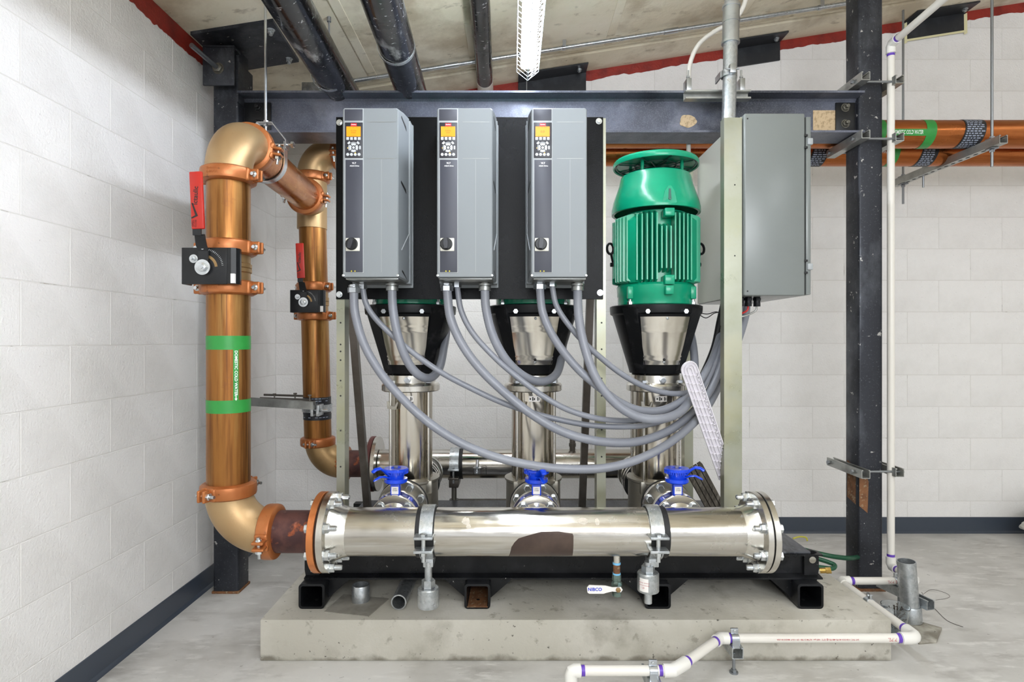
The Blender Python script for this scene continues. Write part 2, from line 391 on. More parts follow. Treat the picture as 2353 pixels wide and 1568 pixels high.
# raised formwork fins and the joint that runs along the back wall
def on_ceil(x0, x1, y0, y1, t, g=None):
    g = g or G()
    g.add([(x, y, ceil_z(x)+d) for d in (.01, -t) for x, y in ((x0, y0), (x1, y0), (x1, y1), (x0, y1))],
          [(0, 1, 2, 3), (4, 7, 6, 5), (0, 4, 5, 1), (1, 5, 6, 2), (2, 6, 7, 3), (3, 7, 4, 0)])
    return g
for xa in (-.835, -.245, .55, 1.30, 2.1, 2.9):
    part('ceiling_board', on_ceil(xa, xa+.045, YF, 3.50, .004), m_ceil, ceiling, smooth=False)
part('ceiling_board', on_ceil(WL, XR, 3.52, 3.54, .006), m_ceil, ceiling, smooth=False)
part('ceiling_board', on_ceil(WL, XR, 3.545, WB, .02), m_ceil, ceiling, smooth=False)
g = G(); g.add([(WL-.2, WB+.0012, 0), (XR, WB+.0012, 0), (XR, WB+.0012, ceil_z(XR)), (WL-.2, WB+.0012, ceil_z(WL-.2)),
                (WL-.2, WB+.2, 0), (XR, WB+.2, 0), (XR, WB+.2, ceil_z(XR)), (WL-.2, WB+.2, ceil_z(WL-.2))],
               [(0, 1, 2, 3), (4, 7, 6, 5), (0, 4, 5, 1), (1, 5, 6, 2), (2, 6, 7, 3), (3, 7, 4, 0)])
wall_back = solo('wall_back', g, m_mortar, kind='structure', smooth=False)
g = G(); zl = ceil_z(WL); g.box(WL-.2, WL-.0012, YF, WB+.0012, 0, zl)
wall_left = solo('wall_left', g, m_mortar, kind='structure', smooth=False)
g = G(); g.box(XR, XR+.2, YF, WB+.2, 0, ceil_z(XR))
wall_right = solo('wall_right', g, m_block, kind='structure', smooth=False)
BW, BH, J = .4064, .2032, .0026
def blockg(u0, u1, z0, z1, z1b=None, back=True):
    """block face: chamfered front. z1 top at u0, z1b top at u1"""
    z1b = z1 if z1b is None else z1b; c = .0014; g = G()
    a = [(u0, z0), (u1, z0), (u1, z1b), (u0, z1)]; b_ = [(u0+c, z0+c), (u1-c, z0+c), (u1-c, z1b-c), (u0+c, z1-c)]
    if back: vs = [(u, WB+.008, z) for u, z in a]+[(u, WB+.0015, z) for u, z in a]+[(u, WB, z) for u, z in b_]
    else: vs = [(WL-.008, u, z) for u, z in a]+[(WL-.0015, u, z) for u, z in a]+[(WL, u, z) for u, z in b_]
    fs = [(8, 9, 10, 11)]
    for k in (0, 4):
        for i in range(4):
            j = (i+1) % 4; fs.append((k+i, k+j, k+4+j, k+4+i))
    return g.add(vs, fs)
def lay(parent, lo, hi, joint_even, back):
    full = None
    for row in range(0, 20):
        z0 = row*BH+J/2; z1 = (row+1)*BH-J/2
        u = joint_even+(BW/2 if row % 2 else 0)
        while u > lo: u -= BW
        while u < hi:
            a = max(u+J/2, lo); b_ = min(u+BW-J/2, hi); u += BW
            if b_-a < .02: continue
            ca = ceil_z(a) if back else zl; cb = ceil_z(b_) if back else zl
            if min(ca, cb) < z0+.02: continue
            ta, tb = min(z1, ca), min(z1, cb)
            if ta == z1 and tb == z1 and abs(b_-a-(BW-J)) < 1e-6:
                c = Vector(((a+b_)/2, WB, (z0+z1)/2)) if back else Vector((WL, (a+b_)/2, (z0+z1)/2))
                if full is None:
                    full = part('block', blockg(a, b_, z0, z1, back=back), m_block, parent, smooth=False)
                    off = ORG[full]-c
                else: again(full, parent, c+off)
            else: part('block', blockg(a, b_, z0, ta, tb, back), m_block, parent, smooth=False)
lay(wall_back, WL, 3.75, 1.731, True)
lay(wall_left, .55, WB, 2.021+BW/2, False)
g = G(); g.box(WL-.008, WL, YF, .55, 0, zl)
part('painted_face', g, m_block, wall_left, smooth=False)
g = G(); g.box(3.75, XR, WB, WB+.008, 0, ceil_z(3.75))
part('painted_face', g, m_block, wall_back, smooth=False)
g = G()
prof = [(0, 0), (.016, 0), (.0125, .006), (.004, .014), (.004, .1), (.002, .102), (0, .102)]
def baseboard(p0, p1, nrm, name):
    g = G(); p0 = Vector(p0); p1 = Vector(p1); n = Vector(nrm)
    g.loft([[p+n*a+Vector((0, 0, z)) for a, z in prof] for p in (p0, p1)])
    return solo(name, g, m_base, kind='structure')
baseboard((WL, YF, 0), (WL, WB-.004, 0), (1, 0, 0), 'baseboard_left')
baseboard((WL+.004, WB, 0), (XR, WB, 0), (0, -1, 0), 'baseboard_back')
# red fire-stop sealant, ragged lower edge
def ragged(p0, p1, nrm, depth, zf, name, seed, n=260):
    g = G(); top = []; bot = []; topo = []; boto = []; nv = Vector(nrm)
    for i in range(n+1):
        p = Vector(p0).lerp(Vector(p1), i/n); d = depth(i/n)+.010*noise.noise((i*.45, seed, 0))+.012*noise.noise((i*.09, seed, 3))
        z = zf(p); top.append(p+Vector((0, 0, z))); bot.append(p+Vector((0, 0, z-max(d, .012))))
    vs = top+bot+[q+nv*.003 for q in top]+[q+nv*.003 for q in bot]; m = n+1; fs = []
    for i in range(n):
        fs += [(i, i+1, m+i+1, m+i), (2*m+i, 3*m+i, 3*m+i+1, 2*m+i+1), (m+i, m+i+1, 3*m+i+1, 3*m+i)]
    g.add(vs, fs); return solo(name, g, m_red, kind='structure')
ragged((WL, WB, 0), (XR, WB, 0), (0, -1, 0), lambda t: .062, lambda p: ceil_z(p.x)-.018, 'trim_1', 1.3, 420)
ragged((WL, .4, 0), (WL, WB, 0), (1, 0, 0), lambda t: .088, lambda p: zl-.002, 'trim_2', 4.1, 300)
# ================================================================ PAD, STEELWORK
PT = .159                                   # pad top
g = G(); g.box(-.972, 1.464, 2.266, 3.52, 0, PT, .004)
pad = solo('concrete_pad', g, m_pad, 'raised grey concrete housekeeping pad with pitted front edge under the pump skid', 'concrete pad')

def hss(x0, x1, y0, y1, z0, z1, r=.012):
    w2, d2 = x1-x0, y1-y0; pts = []
    for cx, cy, a in ((x1-r, y1-r, 0), (x0+r, y1-r, 90), (x0+r, y0+r, 180), (x1-r, y0+r, 270)):
        for k in range(4): pts.append((cx+r*cos(rad(a+k*30)), cy+r*sin(rad(a+k*30))))
    return G().prism(pts, z0, z1)
# right column
cr = thing('steel_column', 'black square steel column standing free at the right, with rust patch', 'column', (1.772, 2.96, 0))
part('post', hss(1.712, 1.832, 2.90, 3.02, .012, ceil_z(1.77)), m_steel, cr)
g = G(); g.box(1.705, 1.842, 2.892, 3.03, 0, .012, .002); part('base_plate', g, m_rust, cr, 'rusty base plate')
g = G(); g.add([(1.7115, 2.925, .60), (1.7115, 3.0, .63), (1.7115, 3.0, .44), (1.7115, 2.925, .42), (1.714, 2.8995, .42), (1.755, 2.8995, .385), (1.760, 2.8995, .54), (1.742, 2.8995, .585), (1.714, 2.8995, .60)],
               [(0, 1, 2, 3), (4, 5, 6, 7, 8)])
part('rust_patch', g, m_rust, cr, 'tan and rusty bare patch', smooth=False)
# left column with ceiling plate
cl = thing('steel_column', 'black square steel column in the left corner, bolted to a ceiling plate', 'column', (-1.40, 2.93, 0))
part('post', hss(-1.462, -1.337, 2.87, 2.99, .012, 2.66), m_steel, cl)
g = G(); g.box(-1.466, -1.333, 2.866, 2.994, 0, .012, .002); part('base_plate', g, m_rust, cl, 'rusty base plate')
g = G(); zc = 2.672
g.add([(-1.5, 2.74, ceil_z(-1.5)-.001), (-1.115, 2.74, ceil_z(-1.115)-.001), (-1.135, 3.13, ceil_z(-1.135)-.001), (-1.5, 3.13, ceil_z(-1.5)-.001),
       (-1.5, 2.74, ceil_z(-1.5)-.016), (-1.115, 2.74, ceil_z(-1.115)-.016), (-1.135, 3.13, ceil_z(-1.135)-.016), (-1.5, 3.13, ceil_z(-1.5)-.016)],
      [(0, 1, 2, 3), (4, 7, 6, 5), (0, 4, 5, 1), (1, 5, 6, 2), (2, 6, 7, 3), (3, 7, 4, 0)])
part('ceiling_plate', g, m_steel, cl, smooth=False)
bolts(cl, 'bolt', boltg(.016, .014, .012, .009), m_galv, [(-1.15, 2.80, ceil_z(-1.15)-.016), (-1.17, 3.08, ceil_z(-1.17)-.016)], (0, 0, -1))
g = G(); g.box(-1.475, -1.325, 2.80, 2.812, 2.455, 2.64, .002); g.box(-1.475, -1.325, 2.80, 2.87, 2.634, 2.646, .002)
tab = part('gusset_plate', g, m_steel, cl)
g = G(); g.cyl((-1.40, 2.80, 2.535), (-1.43, 2.62, 2.555), .0115, n=14); part('anchor_rod', g, m_rodd, cl)
bolts(cl, 'nut', boltg(.022, .014, 0, 0), m_boltd, [(-1.40, 2.80, 2.535)], (0, -1, 0))
g = G(); g.box(-1.337, -1.333, 2.86, 3.02, 2.40, 2.60); part('side_plate', g, m_steel, cl)

# beam
BX0, BX1, BY0, BY1, BZ0, BZ1 = -1.335, 1.712, 2.85, 3.015, 2.248, 2.451
beam = thing('steel_beam', 'black wide-flange steel beam spanning between the two columns above the pumps', 'beam', (.19, 2.93, BZ0))
g = G(); ym = (BY0+BY1)/2
pr = [(BY0, BZ1), (BY1, BZ1), (BY1, BZ1-.010), (ym+.014, BZ1-.012), (ym+.004, BZ1-.022), (ym+.004, BZ0+.022), (ym+.014, BZ0+.012), (BY1, BZ0+.010), (BY1, BZ0), (BY0, BZ0), (BY0, BZ0+.010), (ym-.014, BZ0+.012), (ym-.004, BZ0+.022), (ym-.004, BZ1-.022), (ym-.014, BZ1-.012), (BY0, BZ1-.010)]
g.loft([[Vector((x, y, z)) for y, z in pr] for x in (BX0, BX1)])
part('rolled_section', g, m_steelw, beam)
for xs, nm in ((-1.245, 'left'), (1.66, 'right')):
    g = G(); g.box(xs-.05 if xs > 0 else xs-.085, xs+.046, ym-.014, ym-.004, BZ0+.03, BZ1-.03, .001)
    ep = part('end_plate', g, m_black, beam)
    px = 1.655 if xs > 0 else -1.26
    bolts(beam, 'bolt', boltg(.017, .013, .016, .010), m_boltd if xs > 0 else m_black, [(px, ym-.014, z) for z in (2.315, 2.395)], (0, -1, 0))
g = G(); g.box(1.50, 1.612, ym-.0055, ym-.004, BZ0+.03, 2.385); part('tan_patch', g, m_tan, beam, 'tan adhesive residue patch')
g = G(); pts = []
for i in range(26):
    a = 2*PI*i/26; r = 1+.35*noise.noise((cos(a)*1.5, sin(a)*1.5, 5)); pts.append((.045*r*cos(a), .03*r*sin(a)))
g.prism(pts, 0, .001, VIEW((.875, ym-.005, 2.33))); part('tan_patch', g, m_tan, beam, 'tan adhesive residue patch')

# angle clips under the ceiling at the back wall
def clip(x0, x1, label, mask=False):
    t = thing('ceiling_angle_clip', label, 'bracket', ((x0+x1)/2, WB-.02, ceil_z((x0+x1)/2)-.15), 'steel angle clips along the back wall')
    g = G(); o = .022
    def q(y0, y1, d0, d1):
        vs = [(x, y, ceil_z(x)-o-d) for d in (d0, d1) for x, y in ((x0, y0), (x1, y0), (x1, y1), (x0, y1))]
        g.add(vs, [(3, 2, 1, 0), (4, 5, 6, 7), (0, 1, 5, 4), (1, 2, 6, 5), (2, 3, 7, 6), (3, 0, 4, 7)])
    q(WB-.13, WB-.001, 0, .009); q(WB-.011, WB-.001, .009, .125)
    part('angle', g, m_clip, t, smooth=False)
    xb = x1-.05
    bolts(t, 'bolt', boltg(.014, .012, .006, .008), m_galv, [(xb, WB-.07, ceil_z(xb)-o-.009)], (0, 0, -1))
    if mask:
        g = G()
        for xx in (x0-.008, x1-.012): g.add([(xx, WB-.012, ceil_z(xx)-.04), (xx+.02, WB-.014, ceil_z(xx)-.03), (xx+.022, WB-.013, ceil_z(xx)-.16), (xx+.002, WB-.012, ceil_z(xx)-.17)], [(0, 1, 2, 3)])
        g.add([(x0, WB-.013, ceil_z(x0)-.142), (x1, WB-.013, ceil_z(x1)-.142), (x1, WB-.013, ceil_z(x1)-.156), (x0, WB-.013, ceil_z(x0)-.156)], [(0, 1, 2, 3)])
        part('masking_tape', g, M('masking_tape', (226, 220, 176), .6), t, smooth=False)
clip(.04, .475, 'black steel ceiling angle clip beside the far end of the strip light')
clip(1.40, 1.72, 'black steel ceiling angle clip just right of the vertical conduit')
clip(2.52, 2.91, 'black steel ceiling angle clip edged with masking tape, at upper right', True)

# ================================================================ black pipes, conduits under the ceiling
def pipe_thing(name, label, cat, p0, p1, r, mat, group=None, n=32):
    p0 = Vector(p0); p1 = Vector(p1)
    t = thing(name, label, cat, (p0+p1)/2, group)
    part('pipe', G().cyl(p0, p1, r, n=n), mat, t); return t
def loop_hanger(parent, c, axis, r, ztop, rr=.0045):
    g = G(); g.lathe([(r, -.009), (r+.003, -.009), (r+.003, .009), (r, .009)], 40, closed=True); g.xf(frame(c, axis))
    part('ring_clamp', g, m_galv, parent)
    c = Vector(c); g = G(); g.cyl(c+Vector((0, 0, r)), (c.x, c.y, ztop), rr, n=10)
    g.join(hexg(.010, .012), Matrix.Translation((c.x, c.y, c.z+r+.004)))
    g.cyl((c.x, c.y, ztop-.022), (c.x, c.y, ztop), .010, n=12); part('hanger_rod', g, m_rodd, parent)
p = pipe_thing('black_iron_pipe', 'thick black iron pipe under the ceiling, nearest the left wall', 'pipe', (-.79, .9, 2.505), (-.90, WB+.01, 2.515), .082, m_pipeb, 'black pipes below the ceiling')
loop_hanger(p, (-.872, 2.80, 2.512), (-.038, 1, 0), .083, ceil_z(-.87))
p = pipe_thing('black_iron_pipe', 'thick black iron pipe under the ceiling, second from the left wall', 'pipe', (-.44, .9, 2.515), (-.545, WB+.01, 2.515), .078, m_pipeb, 'black pipes below the ceiling')
loop_hanger(p, (-.503, 2.55, 2.515), (-.038, 1, 0), .079, ceil_z(-.5)); g = G(); g.cyl((-.66, 3.35, 2.30), (-.66, 3.35, ceil_z(-.66)), .0065, n=10); solo('threaded_rod', g, m_rodd, 'thin threaded rod hanging left of the second black ceiling pipe', 'rod')
p = pipe_thing('black_iron_pipe', 'narrow scratched black ceiling pipe ending in a white collar at the back wall', 'pipe', (-.125, 1.2, 2.845), (-.168, 3.62, 2.845), .049, m_pipeb, 'black pipes below the ceiling')
part('white_collar', G().cyl((-.168, 3.62, 2.845), (-.170, WB+.005, 2.845), .0505, n=32), m_pvc, p, 'white collar at the wall')
g = G(); pts = [(.13*(1+.15*noise.noise((i*.7, 2, 1)))*cos(2*PI*i/24), .065*(1+.15*noise.noise((i*.7, 5, 1)))*sin(2*PI*i/24)) for i in range(24)]
g.prism(pts, 0, .004, VIEW((-.17, WB-.001, 2.815))); part('fire_sealant', g, m_red, wall_back)

# thin EMT conduit along the ceiling, with couplings and straps
y_ = 3.40
def emz(x): return ceil_z(x)-.03
t = thing('thin_conduit', 'thin galvanised conduit strapped along the ceiling close to the back wall', 'conduit', (.3, y_, emz(.3)))
part('pipe', G().tube([(-.98, y_, emz(-.98)), (5.1, y_, emz(5.1))], .0115, 14), m_galv, t)
for xx in (-.35, .92, 2.05):
    part('coupling', G().tube([(xx-.04, y_, emz(xx-.04)), (xx+.04, y_, emz(xx+.04))], .0155, 14), m_zinc, t)
for xx in (-.62, 1.78, .3):
    g = G(); g.box(xx-.01, xx+.01, y_-.035, y_-.03, emz(xx)-.005, ceil_z(xx)-.001); g.join(ring((xx, y_, emz(xx)), (1, 0, .157), .0115, .0145, .02, 16)); part('strap', g, m_zinc, t)
t = thing('junction_box', 'small galvanised junction box with round knockouts above the beam at left', 'electrical box', (-1.02, 3.3, 2.49))
zb = 2.625; g = G(); g.box(-1.165, -1.05, 3.25, 3.34, zb-.035, zb+.045, .006); part('box', g, m_galv, t)
for i in range(3):
    part('knockout', disc((-1.146+.034*i, 3.2495, zb), (0, -1, 0), .0115, .003, 18, .0005), m_strut, t)
part('connector', G().tube([(-1.05, 3.3, zb), (-1.0, 3.33, zb+.01), (-.975, y_, emz(-.98))], .012, 12), m_zinc, t)
g = G(); g.cyl((-1.11, 3.29, zb+.04), (-1.11, 3.29, ceil_z(-1.11)), .006, n=8); part('mounting_stud', g, m_zinc, t)

# tall conduit into the cabinet post
cxa = (1.022, 2.72, ceil_z(1.02)); cxb = (1.0, 2.72, 2.10)
t = thing('vertical_conduit', 'thick galvanised vertical conduit with a sleeve coupling, running down beside the grey cabinet', 'conduit', (1.0, 2.72, 2.10))
P0, P1 = Vector(cxa), Vector(cxb)
part('pipe', G().cyl(P0, P1, .0315, n=28), m_galv, t)
q0, q1 = P0.lerp(P1, .30), P0.lerp(P1, .47)
g = G(); g.cyl(q0, q1, .0375, n=28)
g.join(ring(q0, q0-q1, .03, .041, .012, 28)); g.join(ring(q1, q0-q1, .03, .041, .012, 28)); g.join(ring(q0.lerp(q1, .4), q0-q1, .03, .040, .02, 28))
part('coupling', g, m_zinc, t)
q = P0.lerp(P1, .80)
# strut pair that carries it, clamped over the beam flange
t2 = thing('beam_clamp_strut', 'short galvanised strut channel clamped on the beam flange behind the vertical conduit', 'strut channel', (.985, 2.80, 2.46))
part('channel', channel((.825, 2.83, 2.408), (1.135, 2.83, 2.408), .041, .041, .003, (0, -1, 0), (0, 0, 1)), m_strut, t2)
for xx in (.845, 1.10):
    g = G(); g.box(xx-.012, xx+.012, 2.80, 2.86, 2.428, 2.49, .002); g.cyl((xx, 2.82, 2.48), (xx, 2.82, 2.535), .005, n=8); g.join(hexg(.009, .008), Matrix.Translation((xx, 2.82, 2.50)))
    part('beam_clamp', g, m_zinc, t2)
g = G(); g.join(ring((q.x, 2.72, 2.47), (0, 0, 1), .0315, .036, .03, 28)); g.box(q.x-.014, q.x+.014, 2.665, 2.69, 2.455, 2.495, .002); g.cyl((q.x-.03, 2.675, 2.475), (q.x+.03, 2.675, 2.475), .004, n=8)
g.box(q.x-.04, q.x-.034, 2.72, 2.79, 2.455, 2.485); g.box(q.x+.034, q.x+.04, 2.72, 2.79, 2.455, 2.485)
part('pipe_clamp', g, m_zinc, t2)
# small bent conduit to its left
pts = [(.915, 3.045, 1.5), (.915, 3.045, 2.2), (.915, 3.045, 2.56), (.925, 3.045, 2.68), (.97, 3.045, 2.775), (1.05, 3.045, 2.84), (1.14, 3.045, 2.89), (1.20, 3.045, 2.97), (1.23, 3.045, 3.11)]
g = G(); g.tube(spline(pts, 5), .0115, 14)
solo('bent_conduit', g, m_pvc, 'thin pale conduit rising from behind the beam, bending right behind the thick vertical conduit', 'conduit')

# ================================================================ strip light
FL0, FL1, FX = .40, 2.76, .074
t = thing('strip_light', 'long lit fluorescent strip light with a white wire guard above the beam', 'ceiling light', (FX, (FL0+FL1)/2, 2.545))
g = G(); g.box(FX-.022, FX+.022, FL0, FL1, 2.538, 2.575, .004); part('housing', g, m_guard, t)
g = G(); g.box(FX-.034, FX+.030, FL0+.02, FL1-.03, 2.496, 2.538, .010, 3); part('diffuser', g, m_tube, t, 'glowing white diffuser')
gp = [(-.050, .0), (-.052, -.042), (-.0, -.084), (.052, -.042), (.050, 0)]
g = G(); zt = 2.552
def gpt(k, y): return (FX+gp[k][0], y, zt+gp[k][1])
for k in range(5): g.tube([gpt(k, FL0), gpt(k, FL1+.02)], .0017, 5)
n = 60
for i in range(n+1):
    y = FL0+(FL1+.02-FL0)*i/n
    g.tube([gpt(k, y) for k in range(5)], .0014, 4)
    if i < n:
        y2 = FL0+(FL1+.02-FL0)*(i+1)/n
        g.tube([gpt(3, y), gpt(2, y2)], .0012, 4); g.tube([gpt(2, y), gpt(3, y2)], .0012, 4)
part('wire_guard', g, m_guard, t)
for yy in (.9, 2.6): part('suspension_rod', G().cyl((FX, yy, 2.575), (FX, yy, ceil_z(FX)), .004, n=8), m_rodd, t)
solo('hanging_wire', G().cyl((FX+.01, 3.35, 2.47), (FX+.01, 3.35, ceil_z(FX)), .0025, n=6), m_rodd, 'thin wire hanging behind the far end of the strip light', 'wire')

# ================================================================ overhead copper pipes, right
RY = .0728
def wrap_h(cy, cz, r, phi0, x0, flip=1):
    def fn(u, v, w_):
        a = phi0+v/r; rr = r+.0006+w_*.5
        return (x0+u, cy-rr*cos(a), cz+rr*sin(a))
    return fn
AY, AZ = 3.09, 2.322
pa = pipe_thing('overhead_copper_pipe', 'front overhead copper pipe running along the back wall at upper right', 'pipe', (.0, AY, AZ), (4.9, AY, AZ), .072, m_coph, 'overhead copper pipes')
BY_, BZ_ = 3.28, 2.285
pb = pipe_thing('overhead_copper_pipe', 'rear overhead copper pipe, lower behind the front one', 'pipe', (-.96, BY_, BZ_), (4.9, BY_, BZ_), .0728, m_coph, 'overhead copper pipes')
def band(parent, x0, x1, cy, cz, r, mat, label, slant=0):
    g = G(); n = 40
    vs = []
    for k in (0, 1):
        for j in range(n):
            a = 2*PI*j/n; xx = (x0, x1)[k]+slant*sin(a)
            vs.append((xx, cy-r*cos(a), cz+r*sin(a)))
    g.add(vs, [(j, (j+1) % n, n+(j+1) % n, n+j) for j in range(n)])
    return part('tape_band', g, mat, parent, label)
band(pa, X(2130, 3.02), X(2153, 3.02), AY, AZ, .0730, m_green, 'green tape band', .004)
band(pa, X(2022, 3.02), X(2038, 3.02), AY, AZ, .0730, m_green, 'green tape band', .004)
band(pb, X(2052, 3.2), X(2072, 3.2), BY_, BZ_, .0738, m_green, 'green tape band', .004)
def printed_wrap(parent, x0, x1, cy, cz, r):
    b_ = band(parent, x0, x1, cy, cz, r, m_tape, 'black pipe wrap with small grey print', .012)
    g = G(); L_ = x1-x0; k = 0
    for a in range(-78, 80, 9):
        s_ = .6 if k % 2 else 0; k += 1; x = x0+.008+.012*sin(rad(a))
        while x < x1-.02+.012*sin(rad(a)):
            wl = random.uniform(.008, .022)
            h = .0032
            p_ = [(x, a), (min(x+wl, x1-.004+.012*sin(rad(a))), a)]
            vs = [(p_[i][0], cy-(r+.0006)*cos(rad(a)+dv/r), cz+(r+.0006)*sin(rad(a)+dv/r)) for i in (0, 1) for dv in (-h, h)]
            g.add(vs, [(0, 2, 3, 1)]); x += wl+.005
    part('print', g, m_tapei, b_)
printed_wrap(pa, X(2218, 3.02), X(2266, 3.02), AY, AZ, .0732)
printed_wrap(pb, X(2120, 3.21), X(2158, 3.21), BY_, BZ_, .074)
printed_wrap(pb, X(1868, 3.21), X(1905, 3.21), BY_, BZ_, .074)
def sqx(g, k=.5):
    g.v = [Vector((p.x*k, p.y, p.z)) for p in g.v]; return g
g = G(); n_ = 10; q = wrap_h(AY, AZ, .0730, rad(-11), X(2086, 3.02))
g.add([q(u, -.017+.034*j/n_, 0) for j in range(n_+1) for u in (-.105, .11)], [(2*j, 2*j+1, 2*j+3, 2*j+2) for j in range(n_)])
part('marker_strip', g, m_green, pa, 'green marker strip')
part('lettering', wrap(sqx(textg('DOMESTIC COLD WATER', .027, .0002, bold=.0004)), wrap_h(AY, AZ, .0733, rad(-11), X(2086, 3.02))), m_white, pa, 'white lettering')
part('lettering', wrap(sqx(textg('DOMESTIC COLD WATER', .027, .0002, bold=.0004)), wrap_h(BY_, BZ_, .074, rad(-12), X(2012, 3.21))), m_white, pb, 'white lettering')
# trapeze
xt = 2.41
t = thing('trapeze_strut', 'slotted strut trapeze carrying the overhead copper pipes at right', 'strut channel', (xt, 3.3, 2.20))
part('channel', channel((xt, 2.88, 2.205), (xt, 3.70, 2.205), .041, .041, .003, (0, 0, 1), (1, 0, 0)), m_strut, t)
g = G()
for i in range(14):
    y = 2.95+.052*i; pts = [(.007*cos(a), .014*sin(a)) for a in [2*PI*k/12 for k in range(12)]]
    g.prism(pts, -.0004, .0004, Matrix.Translation((xt, y, 2.2047)))
part('slots', g, m_rubber, t)
for yy, zz in ((2.95, 2.11), (3.62, 2.08)):
    g = G(); g.cyl((xt, yy, zz), (xt, yy, ceil_z(xt)), .0065, n=10)
    g.join(hexg(.012, .012), Matrix.Translation((xt, yy, 2.185))); g.join(hexg(.012, .012), Matrix.Translation((xt, yy, 2.25)))
    g.box(xt-.02, xt+.02, yy-.02, yy+.02, 2.246, 2.251); g.box(xt-.02, xt+.02, yy-.02, yy+.02, 2.198, 2.203)
    part('hanger_rod', g, m_rodd, t)
part('pipe_rod', G().cyl((xt+.012, 3.46, 2.14), (xt+.012, 3.46, 2.26), .006, n=8), m_rodd, t)

# ================================================================ strut clamps on the right column
def column_clamp(z, label, z2=None):
    t = thing('column_strut_clamp', label, 'strut channel', (1.77, 2.9, z-.02), 'strut pairs clamped on the right column')
    for xx, od in ((1.687, (0, 0, 1)), (1.872, (0, 0, 1))):
        s_ = -1 if xx < 1.7 else 1
        part('channel', channel((xx, 2.80 if s_ < 0 else 2.835, z-.02), (xx, 3.11, z-.02), .041, .041, .003, (0, 0, 1), (1, 0, 0)), m_strut, t)
    for yy in (2.865, 3.08):
        g = G(); g.cyl((1.655, yy, z), (1.905, yy, z), .0055, n=10)
        g.join(hexg(.011, .01), frame((1.662, yy, z), (-1, 0, 0))); g.join(hexg(.011, .01), frame((1.898, yy, z), (1, 0, 0)))
        part('threaded_rod', g, m_rodd, t)
column_clamp(2.500, 'uppermost strut pair clamped across the right column, above the beam')
column_clamp(2.222, 'middle strut pair clamped across the right column, below the beam')
column_clamp(.598, 'lowest strut pair clamped across the right column, near the floor')

# ================================================================ skid
SK = .362                                  # skid deck level
sk = thing('pump_skid', 'black welded steel skid frame carrying the three pumps', 'skid frame', (.2, 2.8, PT))
# cross tubes
def sqtube(x0, x1, y0, y1, z0, z1, t=.0075, r=.014):
    def rr(x0, x1, z0, z1, r):
        pts = []
        for cx, cz, a in ((x1-r, z1-r, 0), (x0+r, z1-r, 90), (x0+r, z0+r, 180), (x1-r, z0+r, 270)):
            for k in range(5): pts.append((cx+r*cos(rad(a+k*22.5)), cz+r*sin(rad(a+k*22.5))))
        return pts
    o = rr(x0, x1, z0, z1, r); i = rr(x0+t, x1-t, z0+t, z1-t, r-t*.6); n = len(o)
    vs = [(x, y0, z) for x, z in o]+[(x, y1, z) for x, z in o]+[(x, y0, z) for x, z in i]+[(x, y1, z) for x, z in i]
    fs = []
    for k in range(n):
        j = (k+1) % n; fs += [(k, j, n+j, n+k), (2*n+k, 3*n+k, 3*n+j, 2*n+j), (k, 2*n+k, 2*n+j, j), (n+k, n+j, 3*n+j, 3*n+k)]
    return G().add(vs, fs)
for i, (a, b_) in enumerate(((686, 746), (1067, 1127), (1482, 1540), (1833, 1893))):
    x0 = X(a, 2.358); x1 = x0+.104
    part('cross_tube', sqtube(x0, x1, 2.358, 3.45, PT, PT+.100, .009), m_skid, sk)
    xm = (x0+x1)/2
    g = G()
    for s_ in ((1,) if i == 0 else (-1,) if i == 3 else (-1, 1)):
        e = xm+s_*.052
        g.prism([(0, 0), (s_*.09, 0), (0, -.078)] if s_ > 0 else [(0, 0), (0, -.078), (s_*.09, 0)], 0, .008, VIEW((e, 2.42, PT+.100)))
    part('gusset', g, m_skid, sk)
    if i == 1:
        g = G(); g.box(x0+.010, x1-.010, 2.352, 3.3, PT+.009, PT+.0105); part('rusty_bottom', g, m_rust, sk, 'rusted inner face')
    g = G(); g.lathe([(0, 0), (.007, 0), (.007, .0006), (0, .0006)], 14); g.xf(Matrix.Translation((xm, 2.42, PT+.0105))); part('bolt_hole', g, m_rubber, sk)
# longitudinal channels and deck
cz0, cz1 = PT+.101, SK
def cchan(y, od, x0=-.85, x1=1.27):
    g = G(); w_ = .045*od; h0, h1 = cz0, cz1; tt = .008; tw = .007*od
    pr = [(y, h0), (y+w_, h0), (y+w_, h0+tt*.8), (y+tw, h0+tt*1.5), (y+tw, h1-tt*1.5), (y+w_, h1-tt*.8), (y+w_, h1), (y, h1)]
    g.loft([[Vector((x, a, b)) for a, b in pr] for x in (x0, x1)]); return g
part('side_channel', cchan(2.445, -1), m_skid, sk)
part('side_channel', cchan(3.15, 1), m_skid, sk)
g = G(); g.box(-.80, 1.225, 2.41, 3.19, SK, SK+.008, .001); part('deck_plate', g, m_skidtop, sk, 'worn dark deck plate')
def lug(xc, s_):
    g = G(); n = 10; pts = [(-.03, -.115), (.022, -.115), (.03, -.07), (.03, -.02)]
    pts += [(.0+.03*cos(a), -.02+.03*sin(a)) for a in [PI*k/n for k in range(1, n)]]+[(-.03, -.02), (-.03, -.115)][:-1]
    g.prism([(x*s_, y) for x, y in pts], -.008, .008, frame((xc, 2.43, SK-.0), (0, -1, 0), (1, 0, 0)))
    part('lifting_lug', g, m_skid, sk)
    g = G(); g.lathe([(0, 0), (.014, 0), (.014, .0012), (0, .0012)], 20); g.xf(frame((xc+.004*s_, 2.422, SK-.03), (0, -1, 0))); part('lug_hole', g, m_pad, sk)
lug(-.825, -1); lug(1.235, 1)
solo('deck_board', G().box(-.34, 1.0, 3.20, 3.235, SK-.05, SK+.005, .003), m_wood, 'weathered timber board lying along the back edge of the skid', 'board')

